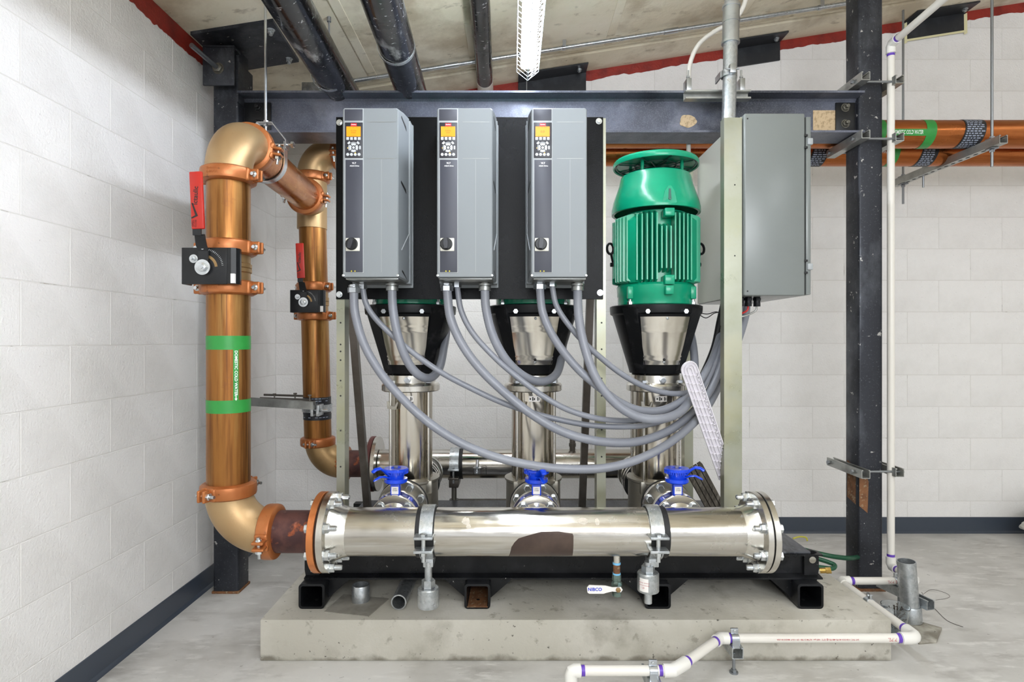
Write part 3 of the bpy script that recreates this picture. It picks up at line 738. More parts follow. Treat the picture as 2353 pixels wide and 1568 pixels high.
# ================================================================ piping helpers
def coupling(parent, c, axis, r, ear, label=None, h=.052, bolt_axis=None, mat=None):
    """grooved coupling: bulged ring with two bolted ears; ear = direction of the ears across the pipe"""
    m = frame(c, axis, ear); R = r+.020; g = G()
    g.lathe([(r-.004, -h/2), (r+.008, -h/2), (R-.002, -h/2+.006), (R, -h/2+.014), (R, h/2-.014), (R-.002, h/2-.006), (r+.008, h/2), (r-.004, h/2)], 44, closed=True)
    for s_ in (-1, 1):
        for q in (-1, 1):
            # ear pads on both sides of the joint gap (gap in local y)
            bx = G(); a, b_ = sorted((s_*(R-.010), s_*(R+.030))); bx.box(a, b_, min(q*.006, q*.017), max(q*.006, q*.017), -.021, .021, .005, 3); g.join(bx)
            bx = G(); a, b_ = sorted((s_*(R-.020), s_*(R+.002))); bx.box(a, b_, min(q*.004, q*.032), max(q*.004, q*.032), -.024, .024, .009, 3); g.join(bx)
    g.xf(m); cp = part('coupling', g, mat or m_coup, parent, label)
    for k, s_ in enumerate((-1, 1)):
        b = G(); b.cyl((s_*(R+.014), -.03, 0), (s_*(R+.014), .034, 0), .0062, n=12)
        b.join(hexg(.0125, .011), frame((s_*(R+.014), .017, 0), (0, 1, 0)))
        b.lathe([(0, 0), (.011, 0), (.010, .005), (.005, .008), (0, .008)], 14) if False else None
        h2 = G(); h2.lathe([(0, .009), (.006, .008), (.011, .003), (.0115, 0), (0, 0)], 16); b.join(h2, frame((s_*(R+.014), -.016, 0), (0, -1, 0)))
        b.cyl((s_*(R+.014), .028, 0), (s_*(R+.014), .046, 0), .0055, n=10)
        b.xf(m); part('bolt', b, m_bolt, cp, 'bright bolt')
    return cp
def elbow(parent, o, R, r, u, v, mat, a0=0, a1=PI/2, name='elbow'):
    return part(name, G().tube(arc(o, R, a0, a1, u, v, 22), r, 40), mat, parent)

# ================================================================ front riser + crossover
FXR, FYR, MZ = -1.0127, 2.10, .554
rp = .0725
fr = thing('copper_riser', 'front copper riser pipe with bronze elbows, couplings and green tape bands', 'pipe', (FXR, FYR, .47))
part('pipe', G().cyl((FXR, FYR, .70), (FXR, FYR, 1.42), rp, n=48), m_cop, fr)
part('pipe', G().cyl((FXR, FYR, 1.57), (FXR, FYR, 1.82), rp, n=48), m_cop, fr)
elbow(fr, (FXR, FYR+.15, 1.83), .15, .0785, (0, -1, 0), (0, 0, 1), m_brass)
elbow(fr, (FXR+.15, FYR, MZ+.15), .15, .0785, (-1, 0, 0), (0, 0, -1), m_brass)
coupling(fr, (FXR, FYR, 1.822), (0, 0, 1), .074, (1, -.15, 0))
coupling(fr, (FXR, FYR, 1.566), (0, 0, 1), .074, (1, -.1, 0))
coupling(fr, (FXR, FYR, 1.424), (0, 0, 1), .074, (1, -.1, 0))
coupling(fr, (FXR, FYR, .706), (0, 0, 1), .074, (-.35, -1, 0))
cx0, cx1 = Vector((-1.016, 2.255, 1.98)), Vector((-1.082, 3.04, 1.996))
part('crossover_pipe', G().cyl(cx0, cx1+Vector((0, .03, 0)), .0755, n=48), m_copy, fr)
coupling(fr, cx0+Vector((0, .015, 0)), cx1-cx0, .0765, (1, 0, -.12))
def wrap_v(cx, cy, r, phi0, z0):
    def fn(u, v, w_):
        a = phi0+v/r; rr = r+.0009+w_*.5
        return (cx+rr*sin(a), cy-rr*cos(a), z0-u)
    return fn
def vband(parent, z0, z1, cx, cy, r, mat, label):
    g = G(); g.lathe([(r, z0), (r, z1)], 48); g.xf(Matrix.Translation((cx, cy, 0))); return part('tape_band', g, mat, parent, label)
vband(fr, Zh(804, 2.035), Zh(772, 2.035), FXR, FYR, rp+.0008, m_green, 'green tape band')
vband(fr, Zh(951, 2.035), Zh(921, 2.035), FXR, FYR, rp+.0008, m_green, 'green tape band')
g = G(); n = 8
pts = [((j/n-.5)*.018, u) for j in range(n+1) for u in (0, 1)]
fnv = wrap_v(FXR, FYR, rp, rad(44), 0); zt0, zt1 = Zh(803, 2.05), Zh(922, 2.05)
g.add([fnv(-(zt0 if u == 0 else zt1), v, 0) for v, u in pts], [(2*j, 2*j+1, 2*j+3, 2*j+2) for j in range(n)])
part('marker_strip', g, m_green, fr, 'green marker strip')
part('lettering', wrap(textg('DOMESTIC COLD WATER', .0136, .0002, bold=.0003), wrap_v(FXR, FYR, rp+.0004, rad(44), (zt0+zt1)/2+.007)), m_white, fr, 'white lettering')
ga = G(); ga.prism([(-.009, .0015), (.001, .0015), (.001, .0045), (.009, 0), (.001, -.0045), (.001, -.0015), (-.009, -.0015)], 0, .0004)
part('arrow', wrap(ga, wrap_v(FXR, FYR, rp+.0004, rad(44), zt1+.010)), m_white, fr, 'white arrow')

for zc_ in (1.822, 1.424):
    part('embossed_lettering', wrap(textg('Victaulic\n6-607/A', .013, .0004), lambda u, v, w_, zc_=zc_: (FXR+(.0945+w_)*sin(u/.0945-.15), FYR-(.0945+w_)*cos(u/.0945-.15), zc_+v)), m_coup, fr)
def grooved_valve(cx, cy, z0, z1, r, label, s, px0, yf, handle_top, hx):
    """butterfly valve body between two couplings, bracket + lever on its front; s = size factor"""
    t = thing('butterfly_valve', label, 'valve', (cx, cy, z0))
    g = G(); g.lathe([(r, z0), (r, z0+.03*s), (r+.004, z0+.034*s), (r+.004, (z0+z1)/2-.002), (r+.001, (z0+z1)/2), (r+.004, (z0+z1)/2+.002), (r+.004, z1-.034*s), (r, z1-.03*s), (r, z1)], 44)
    g.xf(Matrix.Translation((cx, cy, 0))); part('body', g, m_brassd, t)
    zc = (z0+z1)/2; xs = px0          # shaft centre
    part('shaft_boss', G().cyl((xs, yf+.02, zc-.012*s), (xs, cy-.03, zc-.012*s), .030*s, n=28), m_black, t)
    g = G(); g.box(xs-.075*s, xs+.075*s, yf, yf+.007, zc-.068*s, zc+.056*s, .002)
    g.box(xs-.078*s, xs-.071*s, yf, yf+.055*s, zc-.068*s, zc+.056*s, .002)
    pts = [(xs+.04*s, yf+.002), (xs+.088*s, yf+.002), (xs+.102*s, yf+.010), (xs+.107*s, yf+.028), (xs+.104*s, yf+.045), (xs+.098*s, yf+.045), (xs+.099*s, yf+.026), (xs+.086*s, yf+.012), (xs+.04*s, yf+.010)]
    g.prism(pts, zc-.066*s, zc+.056*s)
    part('bracket', g, m_black, t, ang=25)
    g = G()
    for k in range(15):
        a = rad(8+k*5.2); p_ = Vector((xs+.062*s*cos(a), yf-.0005, zc-.012*s+.062*s*sin(a))); d = Vector((cos(a), 0, sin(a)))*.003*s
        g.cyl(p_-d, p_+d, .0011, n=5)
    part('notches', g, m_bolt, t)
    pts = [(.044*s*cos(rad(a)), .044*s*sin(rad(a))) for a in range(5, 76, 7)]+[(.035*s*cos(rad(a)), .035*s*sin(rad(a))) for a in range(75, 4, -7)]
    g = G().prism(pts, 0, .0008, VIEW((xs, yf, zc-.012*s))); part('slot', g, m_brassd, t)
    # lever: arm up from the shaft, crank left, grip
    yl = yf-.012
    def strip(pl, wd, th, mat, name, lab=None, parent=t):
        g = G(); rings = []
        for i, p_ in enumerate(pl):
            p_ = Vector(p_); w2 = wd[i]/2
            rings.append([p_+Vector((-w2, -th/2, 0)), p_+Vector((w2, -th/2, 0)), p_+Vector((w2, th/2, 0)), p_+Vector((-w2, th/2, 0))])
        g.loft(rings); return part(name, g, mat, parent, lab, ang=25)
    zs = zc-.012*s; ht = handle_top
    arm = strip([(xs, yl+.004, zs-.02*s), (xs+.001, yl+.004, zs+.055*s), (xs-.001, yl-.006, zs+.072*s), (hx+.010*s, yl-.03*s, zs+.105*s), (hx+.004, yl-.034*s, ht-.21*s), (hx, yl-.034*s, ht-.03*s)],
                [.030*s, .034*s, .036*s, .033*s, .028*s, .028*s], .005, m_black, 'lever')
    g = G(); g.box(hx-.021*s, hx+.021*s, yl-.034*s-.006, yl-.034*s+.006, ht-.19*s, ht, .004)
    tilt = Matrix.Translation((hx, 0, ht)) @ Matrix.Rotation(rad(-2.5), 4, 'Y') @ Matrix.Translation((-hx, 0, -ht)); g.xf(tilt)
    gr = part('grip', g, m_redgrip, t, 'red plastic grip')
    yg = yl-.034*s-.0064
    lt = textg('ictaulic', .022*s, .0002, bold=.0004*s); lt.xf(frame((hx+.002*s, yg, ht-.080*s), (0, -1, 0), (.05, 0, 1))); part('lettering', lt, m_ink, gr)
    ck = G(); ck.add([(-.022*s, .013*s, 0), (-.018*s, .015*s, 0), (-.010*s, .002*s, 0), (.030*s, .017*s, 0), (.030*s, .012*s, 0), (-.012*s, -.007*s, 0)], [(0, 1, 2, 5), (5, 2, 3, 4)])
    ck.xf(frame((hx+.0035*s, yg-.0002, ht-.135*s), (0, -1, 0), (.05, 0, 1))); part('check_mark', ck, m_ink, gr)
    lt = textg('OPEN\nCLOSE', .0085*s, .0002); lt.xf(frame((hx-.002*s, yg, ht-.172*s), (0, -1, 0), (.05, 0, 1))); part('lettering', lt, m_ink, gr)
    # hardware
    b = G(); b.lathe([(0, 0), (.026*s, 0), (.026*s, .003), (0, .003)], 28); b.join(hexg(.016*s, .010*s), Matrix.Translation((0, 0, .003))); b.cyl((0, 0, .012), (0, 0, .018), .008*s, n=12)
    b.xf(VIEW((xs, yl, zs))); part('shaft_nut', b, m_bolt, t)
    b = G(); b.lathe([(0, 0), (.0145*s, 0), (.0145*s, .003), (0, .003)], 20); b.join(hexg(.009*s, .007*s), Matrix.Translation((0, 0, .003))); b.cyl((0, 0, .009), (0, 0, .02*s), .005*s, n=10)
    b.xf(VIEW((xs-.036*s, yf, zs+.030*s))); part('stop_bolt', b, m_bolt, t)
    b = G(); b.lathe([(0, .004), (.007*s, .003), (.008*s, 0), (0, 0)], 16); b.xf(VIEW((xs, yl+.001, zs+.066*s))); part('rivet', b, m_bolt, t)
    for dx, dz in ((.056, -.058), (-.03, -.06), (.03, -.058)):
        pass
    g = G(); g.box(xs+.088*s, xs+.101*s, yf-.0005, yf+.012, zc-.064*s, zc-.032*s); part('sticker', g, m_label, t)
    return t
grooved_valve(FXR, FYR, 1.447, 1.543, rp, 'large butterfly valve with red lever and black bracket on the front copper riser', 1.0, X(470, 1.985), 1.985, Zh(393, 1.93), X(447, 1.93))

# clevis hanger over the crossover
hc = cx0.lerp(cx1, .27)
t = thing('clevis_hanger', 'galvanised clevis hanger around the copper crossover pipe', 'pipe hanger', hc-Vector((0, 0, .09)))
R = .079; ax = (cx1-cx0).normalized()
g = G()
pts = [(hc.x-R-.004, 0, .075), (hc.x-R-.004, 0, 0)]+[(hc.x-(R+.004)*cos(a), 0, -(R+.004)*sin(a)) for a in [PI*k/16 for k in range(1, 16)]]+[(hc.x+R+.004, 0, 0), (hc.x+R+.004, 0, .085)]
def strap_sweep(pl, wd, th, yy, zz):
    g = G(); n = len(pl); rings = []
    for i, p_ in enumerate(pl):
        a = Vector(pl[max(i-1, 0)]); b_ = Vector(pl[min(i+1, n-1)]); d = (b_-a).normalized(); nn = Vector((-d.z, 0, d.x)); p_ = Vector(p_)+Vector((0, yy, zz))
        rings.append([p_+nn*th/2+Vector((0, -wd/2, 0)), p_-nn*th/2+Vector((0, -wd/2, 0)), p_-nn*th/2+Vector((0, wd/2, 0)), p_+nn*th/2+Vector((0, wd/2, 0))])
    return g.loft(rings)
part('lower_strap', strap_sweep(pts, .032, .004, hc.y, hc.z), m_zinc, t)
pts = [(hc.x-R-.010, 0, .06), (hc.x-R-.010, 0, .09), (hc.x-.03, 0, .165), (hc.x+.03, 0, .165), (hc.x+R+.010, 0, .09), (hc.x+R+.010, 0, .055)]
part('yoke', strap_sweep(pts, .032, .004, hc.y, hc.z), m_zinc, t)
g = G(); g.cyl((hc.x-R-.02, hc.y, hc.z+.075), (hc.x+R+.035, hc.y, hc.z+.075), .006, n=12); g.join(hexg(.013, .012), frame((hc.x+R+.028, hc.y, hc.z+.075), (1, 0, 0))); part('cross_bolt', g, m_bolt, t)
g = G(); g.cyl((hc.x, hc.y, hc.z+.118), (hc.x-.002, hc.y, ceil_z(hc.x)), .0055, n=10); g.join(hexg(.010, .009), Matrix.Translation((hc.x, hc.y, hc.z+.152))); g.join(hexg(.010, .009), Matrix.Translation((hc.x, hc.y, hc.z+.168))); part('hanger_rod', g, m_zinc, t)
part('liner', ring(hc, ax, .0755, .0785, .040), m_rubber, t)

# ================================================================ rear riser
RY_ = 3.28; rr_ = .0735
xb, xt_ = -1.0836, -1.116
def rx(z): return xb+(xt_-xb)*(z-.70)/(2.0-.70)
RMZ = .55
rr = thing('copper_riser', 'rear copper riser pipe with bronze tee and elbows near the corner', 'pipe', (xb, RY_, .47))
part('pipe', G().cyl((rx(.70), RY_, .70), (rx(1.40), RY_, 1.40), rr_, n=44), m_cop, rr)
part('pipe', G().cyl((rx(1.54), RY_, 1.54), (rx(1.90), RY_, 1.90), rr_, n=44), m_cop, rr)
part('tee', G().cyl((xt_, RY_, 1.86), (xt_, RY_, 2.15), .080, n=44).join(G().cyl((cx1.x-.006, 3.10, 1.997), (xt_, RY_, 2.0), .080, n=44)), m_brass, rr)
coupling(rr, cx1+Vector((-.003, .05, 0)), (0, 1, 0), .0765, (1, 0, -.1))
coupling(rr, (xt_, RY_, 2.145), (0, 0, 1), .076, (1, -.4, 0))
elbow(rr, (xt_+.125, RY_, 2.16), .125, .080, (-1, 0, 0), (0, 0, 1), m_brass)
coupling(rr, (xt_+.15, RY_, 2.285), (1, 0, 0), .076, (0, -1, -.3))
coupling(rr, (rx(1.535), RY_, 1.535), (0, 0, 1), .0745, (1, -.45, 0))
coupling(rr, (rx(1.375), RY_, 1.375), (0, 0, 1), .0745, (1, -.25, 0))
coupling(rr, (rx(.675), RY_, .675), (0, 0, 1), .0745, (-.15, -1, 0))
elbow(rr, (xb+.14, RY_, RMZ+.13), .13, .079, (-1, 0, 0), (0, 0, -1), m_brassd)
grooved_valve(rx(1.45), RY_, 1.40, 1.51, rr_, 'small-looking butterfly valve with red lever on the rear copper riser', .98, X(699, 3.16), 3.16, Zh(558, 3.1), X(686, 3.1))
vband(rr, .83, .925, rx(.88), RY_, rr_+.0014, m_tape, 'black wrap band with grey print')
vband(rr, .80, .83, rx(.8), RY_, rr_+.0016, m_tape, 'black wrap band with grey print')
g = G()
for k in range(9):
    a = rad(-60+k*15)
    for z in (.815, .845, .862, .905, .918):
        if random.random() < .75:
            for dz in (0,): g.add([wrap_v(rx(z), RY_, rr_+.0014, a, z)(uu, vv, 0) for uu, vv in ((-.002, -.007), (-.002, .007), (.002, .007), (.002, -.007))], [(0, 1, 2, 3)])
part('wrap_print', g, m_tapei, rr)
part('nipple', G().cyl((xb+.145, RY_, RMZ), (-.79, RY_, RMZ), .074, n=40), m_patina, rr)
coupling(rr, (xb+.15, RY_, RMZ), (1, 0, 0), .076, (0, -1, .2))
# strut arm bracing it
t = thing('strut_arm', 'galvanised strut arm bracing the rear copper riser to the left wall', 'strut channel', (-1.3, 3.16, .9))
part('channel', channel((-1.50, 3.17, Zh(930, 3.17)), (-1.05, 3.12, Zh(941, 3.12)), .041, .041, .003, (0, 0, 1), (0, -1, 0)), m_strut, t)
zb = Zh(917, 3.2)
part('threaded_rod', G().cyl((-1.38, 3.22, zb+.002), (-1.09, 3.19, zb-.004), .006, n=10), m_strutd, t)
part('threaded_rod', G().cyl((-1.38, 3.27, zb+.016), (-1.09, 3.24, zb+.010), .006, n=10), m_strutd, t)
for xx, yy in ((-1.30, 3.215), (-1.20, 3.25), (-1.085, 3.15)):
    g = G(); g.cyl((xx, yy, zb-.03), (xx, yy, zb+.028), .004, n=8); g.lathe([(0, 0), (.012, 0), (.013, .005), (.004, .009), (0, .009)], 12) if 0 else None
    g.join(hexg(.010, .008), Matrix.Translation((xx, yy, zb+.02))); part('bolt', g, m_strutd, t)
zc = Zh(941, 3.2); part('pipe_strap', ring((rx(zc), RY_, zc), (0, 0, 1), rr_+.002, rr_+.007, .040), m_galv, t)
g = G(); g.box(-1.045, -1.03, 3.13, 3.215, zc-.03, zc+.03, .002); g.box(-1.075, -1.06, 3.13, 3.215, zc-.03, zc+.03, .002); part('strap_ear', g, m_galv, t)
g = G(); g.cyl((-1.08, 3.155, zc), (-.99, 3.155, zc), .005, n=10); g.join(hexg(.011, .009), frame((-1.03, 3.155, zc), (1, 0, 0))); part('clamp_bolt', g, m_bolt, t)
# ================================================================ flanged spool + front manifold
MY = 2.10
sp = thing('copper_spool', 'short oxidised copper spool with bright copper flange joining the riser to the stainless manifold', 'pipe', (-.77, MY, MZ-.14))
part('pipe', G().cyl((-.862, MY, MZ), (-.685, MY, MZ), .0735, n=48), m_patina, sp)
part('flange', disc((-.6785, MY, MZ), (1, 0, 0), .1395, .023, 64), m_orange, sp, 'bright copper flange ring')
coupling(sp, (-.858, MY, MZ), (1, 0, 0), .0765, (0, -1, -.12))
mf = thing('front_manifold', 'large stainless steel manifold pipe across the front with flanged ends', 'manifold', (.1, MY, MZ-.14))
g = G(); g.cyl((-.637, MY, MZ), (.86, MY, MZ), .084, n=72); part('pipe', g, m_ss, mf)
part('gasket', disc((-.664, MY, MZ), (1, 0, 0), .128, .008, 48), m_rubber, mf)
part('flange', disc((-.648, MY, MZ), (1, 0, 0), .1395, .023, 64), m_ssr, mf)
g = G(); g.lathe([(.084, .06), (.088, .04), (.104, .0), (.084, 0)], 56, closed=True); g.xf(frame((-.637, MY, MZ), (1, 0, 0))); part('flange_hub', g, m_ssr, mf)
part('flange', disc((.868, MY, MZ), (1, 0, 0), .1395, .020, 64), m_ssr, mf)
g = G(); g.lathe([(.084, .05), (.086, .04), (.100, .0), (.084, 0)], 56, closed=True); g.xf(frame((.859, MY, MZ), (-1, 0, 0))); part('flange_hub', g, m_ssr, mf)
part('gasket', disc((.8805, MY, MZ), (1, 0, 0), .134, .005, 56), m_rubber, mf)
part('blind_flange', disc((.893, MY, MZ), (1, 0, 0), .1395, .020, 64), m_ssr, mf)
fa = [22.5+45*k for k in range(8)]
pos = lambda x: [(x, MY+.120*cos(rad(a)), MZ+.120*sin(rad(a))) for a in fa]
bolts(mf, 'flange_bolt', boltg(.0165, .016, .026, .0095), m_bolt, pos(-.6365), (1, 0, 0))
bolts(sp, 'bolt_head', boltg(.0155, .012, 0, 0, False), m_bolt, pos(-.690), (-1, 0, 0))
bolts(mf, 'flange_bolt', boltg(.0165, .016, .022, .0095), m_bolt, pos(.858), (-1, 0, 0))
bolts(mf, 'bolt_head', boltg(.0155, .012, 0, 0, False), m_bolt, pos(.903), (1, 0, 0))
# stains with their own outline, wrapped round the pipe
def stain(parent, poly, mat, label, r=.084):
    """poly: (x, angle in degrees below the horizontal facing the viewer)"""
    bm = bmesh.new(); vs = [bm.verts.new((x, a*PI/180*r, 0)) for x, a in poly]; bm.faces.new(vs)
    bmesh.ops.triangulate(bm, faces=bm.faces); bmesh.ops.subdivide_edges(bm, edges=bm.edges, cuts=5, use_grid_fill=True)
    bm.verts.index_update(); g = G()
    g.add([(v.co.x, MY-(r+.0006)*cos(v.co.y/r), MZ-(r+.0006)*sin(v.co.y/r)) for v in bm.verts], [[v.index for v in f.verts] for f in bm.faces]); bm.free()
    return part('stain', g, mat, parent, label)
m_stain = M('brown_stain', (70, 56, 50), .32, .35, layers=[((96, 80, 70), 8, .45, .65, .6), ((200, 190, 180), 70, .72, .75, .9)])
m_chalk = M('pale_residue', (206, 198, 184), .7, layers=[((176, 168, 154), 60, .45, .65, .7)])
stain(mf, [(-.012, 62), (-.002, 20), (.008, 8), (.022, -2), (.05, -8), (.10, -17), (.16, -18), (.208, -13), (.211, -8), (.211, 55), (.10, 62)], m_stain, 'brown stained patch')
def blob(parent, xc, ac, w_, h_, seed):
    stain(parent, [(xc+w_*(1+.45*noise.noise((cos(t)*2, sin(t)*2, seed)))*cos(t), ac+h_*(1+.45*noise.noise((cos(t)*2, sin(t)*2, seed+9)))*sin(t)) for t in [2*PI*k/18 for k in range(18)]], m_chalk, 'pale residue')
blob(mf, -.160, -42, .014, 9, 1); blob(mf, -.150, -30, .008, 6, 2); blob(mf, .245, -42, .018, 8, 3); blob(mf, .295, -40, .008, 9, 5)
m_etch = M('etched_print', (150, 146, 140), .5, .6)
def wrap_m(phi0, x0, r=.084):
    def fn(u, v, w_):
        a = phi0+v/r; rr = r+.0004
        return (x0+u, MY-rr*cos(a), MZ+rr*sin(a))
    return fn

# pipe clamps with rod and foot
def clamp_stand(xc, label, lab2=False):
    t = thing('pipe_clamp_stand', label, 'pipe clamp', (xc, MY, .2), 'galvanised pipe clamps on the front manifold')
    r = .088; wd = .046
    part('liner', ring((xc+(.012 if xc > 0 else -.006), MY, MZ), (1, 0, 0), .0842, .088, .066, 48), m_rubber, t)
    def half(a0, a1):
        g = G(); n = 18; rings = []
        for i in range(n+1):
            a = rad(a0+(a1-a0)*i/n); d = Vector((0, -cos(a), sin(a)))
            c = Vector((xc, MY, MZ)); o = Vector((wd/2, 0, 0))
            rings.append([c+d*r-o, c+d*r+o, c+d*(r+.006)+o, c+d*(r+.006)-o])
        return g.loft(rings)
    g = half(9, 175)
    for sy in (-1,):
        g.box(xc-wd/2-.012, xc+wd/2+.006, MY-r-.042, MY-r+.004, MZ+.012, MZ+.021, .0015)
    part('upper_half', g, m_galv, t)
    g = half(-20, -160)
    g.box(xc-wd/2-.012, xc+wd/2+.006, MY-r-.042, MY-r+.012, MZ-.034, MZ-.025, .0015)
    part('lower_half', g, m_galv, t)
    g = G(); g.cyl((xc-.004, MY-r-.022, MZ-.068), (xc-.004, MY-r-.022, MZ+.02), .0075, n=12)
    g.join(hexg(.013, .007), Matrix.Translation((xc-.004, MY-r-.022, MZ+.021))); g.join(hexg(.012, .013), Matrix.Translation((xc-.004, MY-r-.022, MZ-.048)))
    part('clamp_bolt', g, m_bolt, t)
    g = G(); g.box(xc-.018, xc+.018, MY-.03, MY+.03, MZ-.118, MZ-.085, .003); part('saddle', g, m_galv, t)
    zf = Zh(1345, MY); zb_ = Zh(1387, MY)
    yl = MY-.02
    if not lab2:
        g = G(); g.cyl((xc, yl, zf-.01), (xc, yl, MZ-.10), .0135, n=18); part('rod', g, m_galv, t)
        part('nut', hexg(.024, .028).xf(Matrix.Translation((xc, yl, zf+.001))), m_galv, t)
        g = G(); g.lathe([(0, 0), (.037, 0), (.038, .002), (.038, .062), (.035, .066), (0, .066)], 36); g.xf(Matrix.Translation((xc, yl, zf-.066))); part('foot', g, m_galv, t)
    else:
        g = G(); g.cyl((xc-.018, yl, zf-.055), (xc-.018, yl, MZ-.10), .0135, n=18); part('rod', g, m_galv, t)
        zf += .055; xx = xc-.018
        part('nut', hexg(.024, .024).xf(Matrix.Translation((xx, yl, zf+.001))), m_galv, t)
        g = G(); g.lathe([(0, 0), (.037, 0), (.038, .002), (.038, .062), (.035, .066), (0, .066)], 36); g.xf(Matrix.Translation((xx, yl, zf-.066))); ft = part('foot', g, m_galv, t)
        g = G(); n = 8; a0, a1 = rad(-62), rad(-12)
        g.add([(xx+.0385*sin(a0+(a1-a0)*k/n), yl-.0385*cos(a0+(a1-a0)*k/n), zf-z) for k in range(n+1) for z in (.012, .058)], [(2*k, 2*k+1, 2*k+3, 2*k+2) for k in range(n)])
        part('sticker', g, m_label, ft, 'white sticker with red print')
        def wf(u, v, w_): a = rad(-37)+u/.039; return (xx+.0389*sin(a), yl-.0389*cos(a), zf-.036+v)
        part('lettering', wrap(textg('==== ====\n========\n/ 20  .', .0085, 0), wf), m_printr, ft)
clamp_stand(-.296, 'galvanised pipe clamp with rod and round foot on the left part of the front manifold')
clamp_stand(.500, 'galvanised pipe clamp with stickered round foot on the right part of the front manifold', True)

# drain valve
xd = X(1417, MY)
t = thing('drain_valve', 'small ball valve with white lever hanging under the front manifold', 'valve', (xd, MY, .33))
part('stub', G().cyl((xd, MY, MZ-.11), (xd, MY, MZ-.078), .0135, n=20), m_ssr, t)
part('nipple', G().cyl((xd, MY, MZ-.152), (xd, MY, MZ-.110), .0125, n=20), m_rust, t, 'rusty nipple')
for q in (.117, .155): part('thread_tape', G().cyl((xd, MY, MZ-q), (xd, MY, MZ-q+.0075), .0142, n=20), m_ptfe, t)
g = G(); z0 = MZ-.153
g.lathe([(0, z0), (.016, z0), (.0165, z0-.02), (.013, z0-.022), (.019, z0-.030), (.019, z0-.05), (.014, z0-.058), (.0165, z0-.062), (.0165, z0-.076), (0, z0-.076)], 8); g.xf(Matrix.Translation((xd, MY, 0))); part('body', g, m_verd, t, ang=20)
zl_ = Zh(1356, 2.07)
g = G(); g.prism([(-.108, -.010), (-.102, -.014), (-.05, -.014), (-.046, -.012), (-.022, -.006), (.010, -.009), (.016, 0), (.010, .009), (-.02, .008), (-.045, .014), (-.102, .016), (-.110, .008)], 0, .004, VIEW((xd, MY-.026, zl_)))
lv = part('lever', g, m_label, t, 'white lever')
part('lettering', textg('NIBCO', .016, .0002, bold=.0004).xf(VIEW((xd-.082, MY-.0304, zl_+.001))), m_blueink, lv)
g = G(); g.cyl((xd, MY-.01, zl_), (xd, MY-.034, zl_), .005, n=12); g.join(hexg(.009, .005), VIEW((xd, MY-.0305, zl_))); part('stem_nut', g, m_brassd, t)

# branch flanges of the manifold behind it (weld necks up to the isolating valves)
PX = (-.444, .093, .63)
PZ = .562
for px in PX:
    g = G(); g.lathe([(.040, 0), (.048, .03), (.066, .062), (.044, .064)], 40, closed=True)
    g2 = G(); g2.lathe([(.0, -.035), (.042, -.035), (.045, .03), (.052, .045), (.072, .060), (0, .060)], 44)
    g2.xf(frame((px, 2.15, PZ), (0, 1, 0))); part('weld_neck', g2, m_ssr, mf)
    part('branch_flange', disc((px, 2.213, PZ), (0, 1, 0), .092, .016, 56), m_ssr, mf)
    ps = [(px+.072*cos(rad(45+90*k)), 2.205, PZ+.072*sin(rad(45+90*k))) for k in range(4)]
    bolts(mf, 'flange_bolt', boltg(.0145, .010, 0, 0), m_bolt, ps, (0, -1, 0))

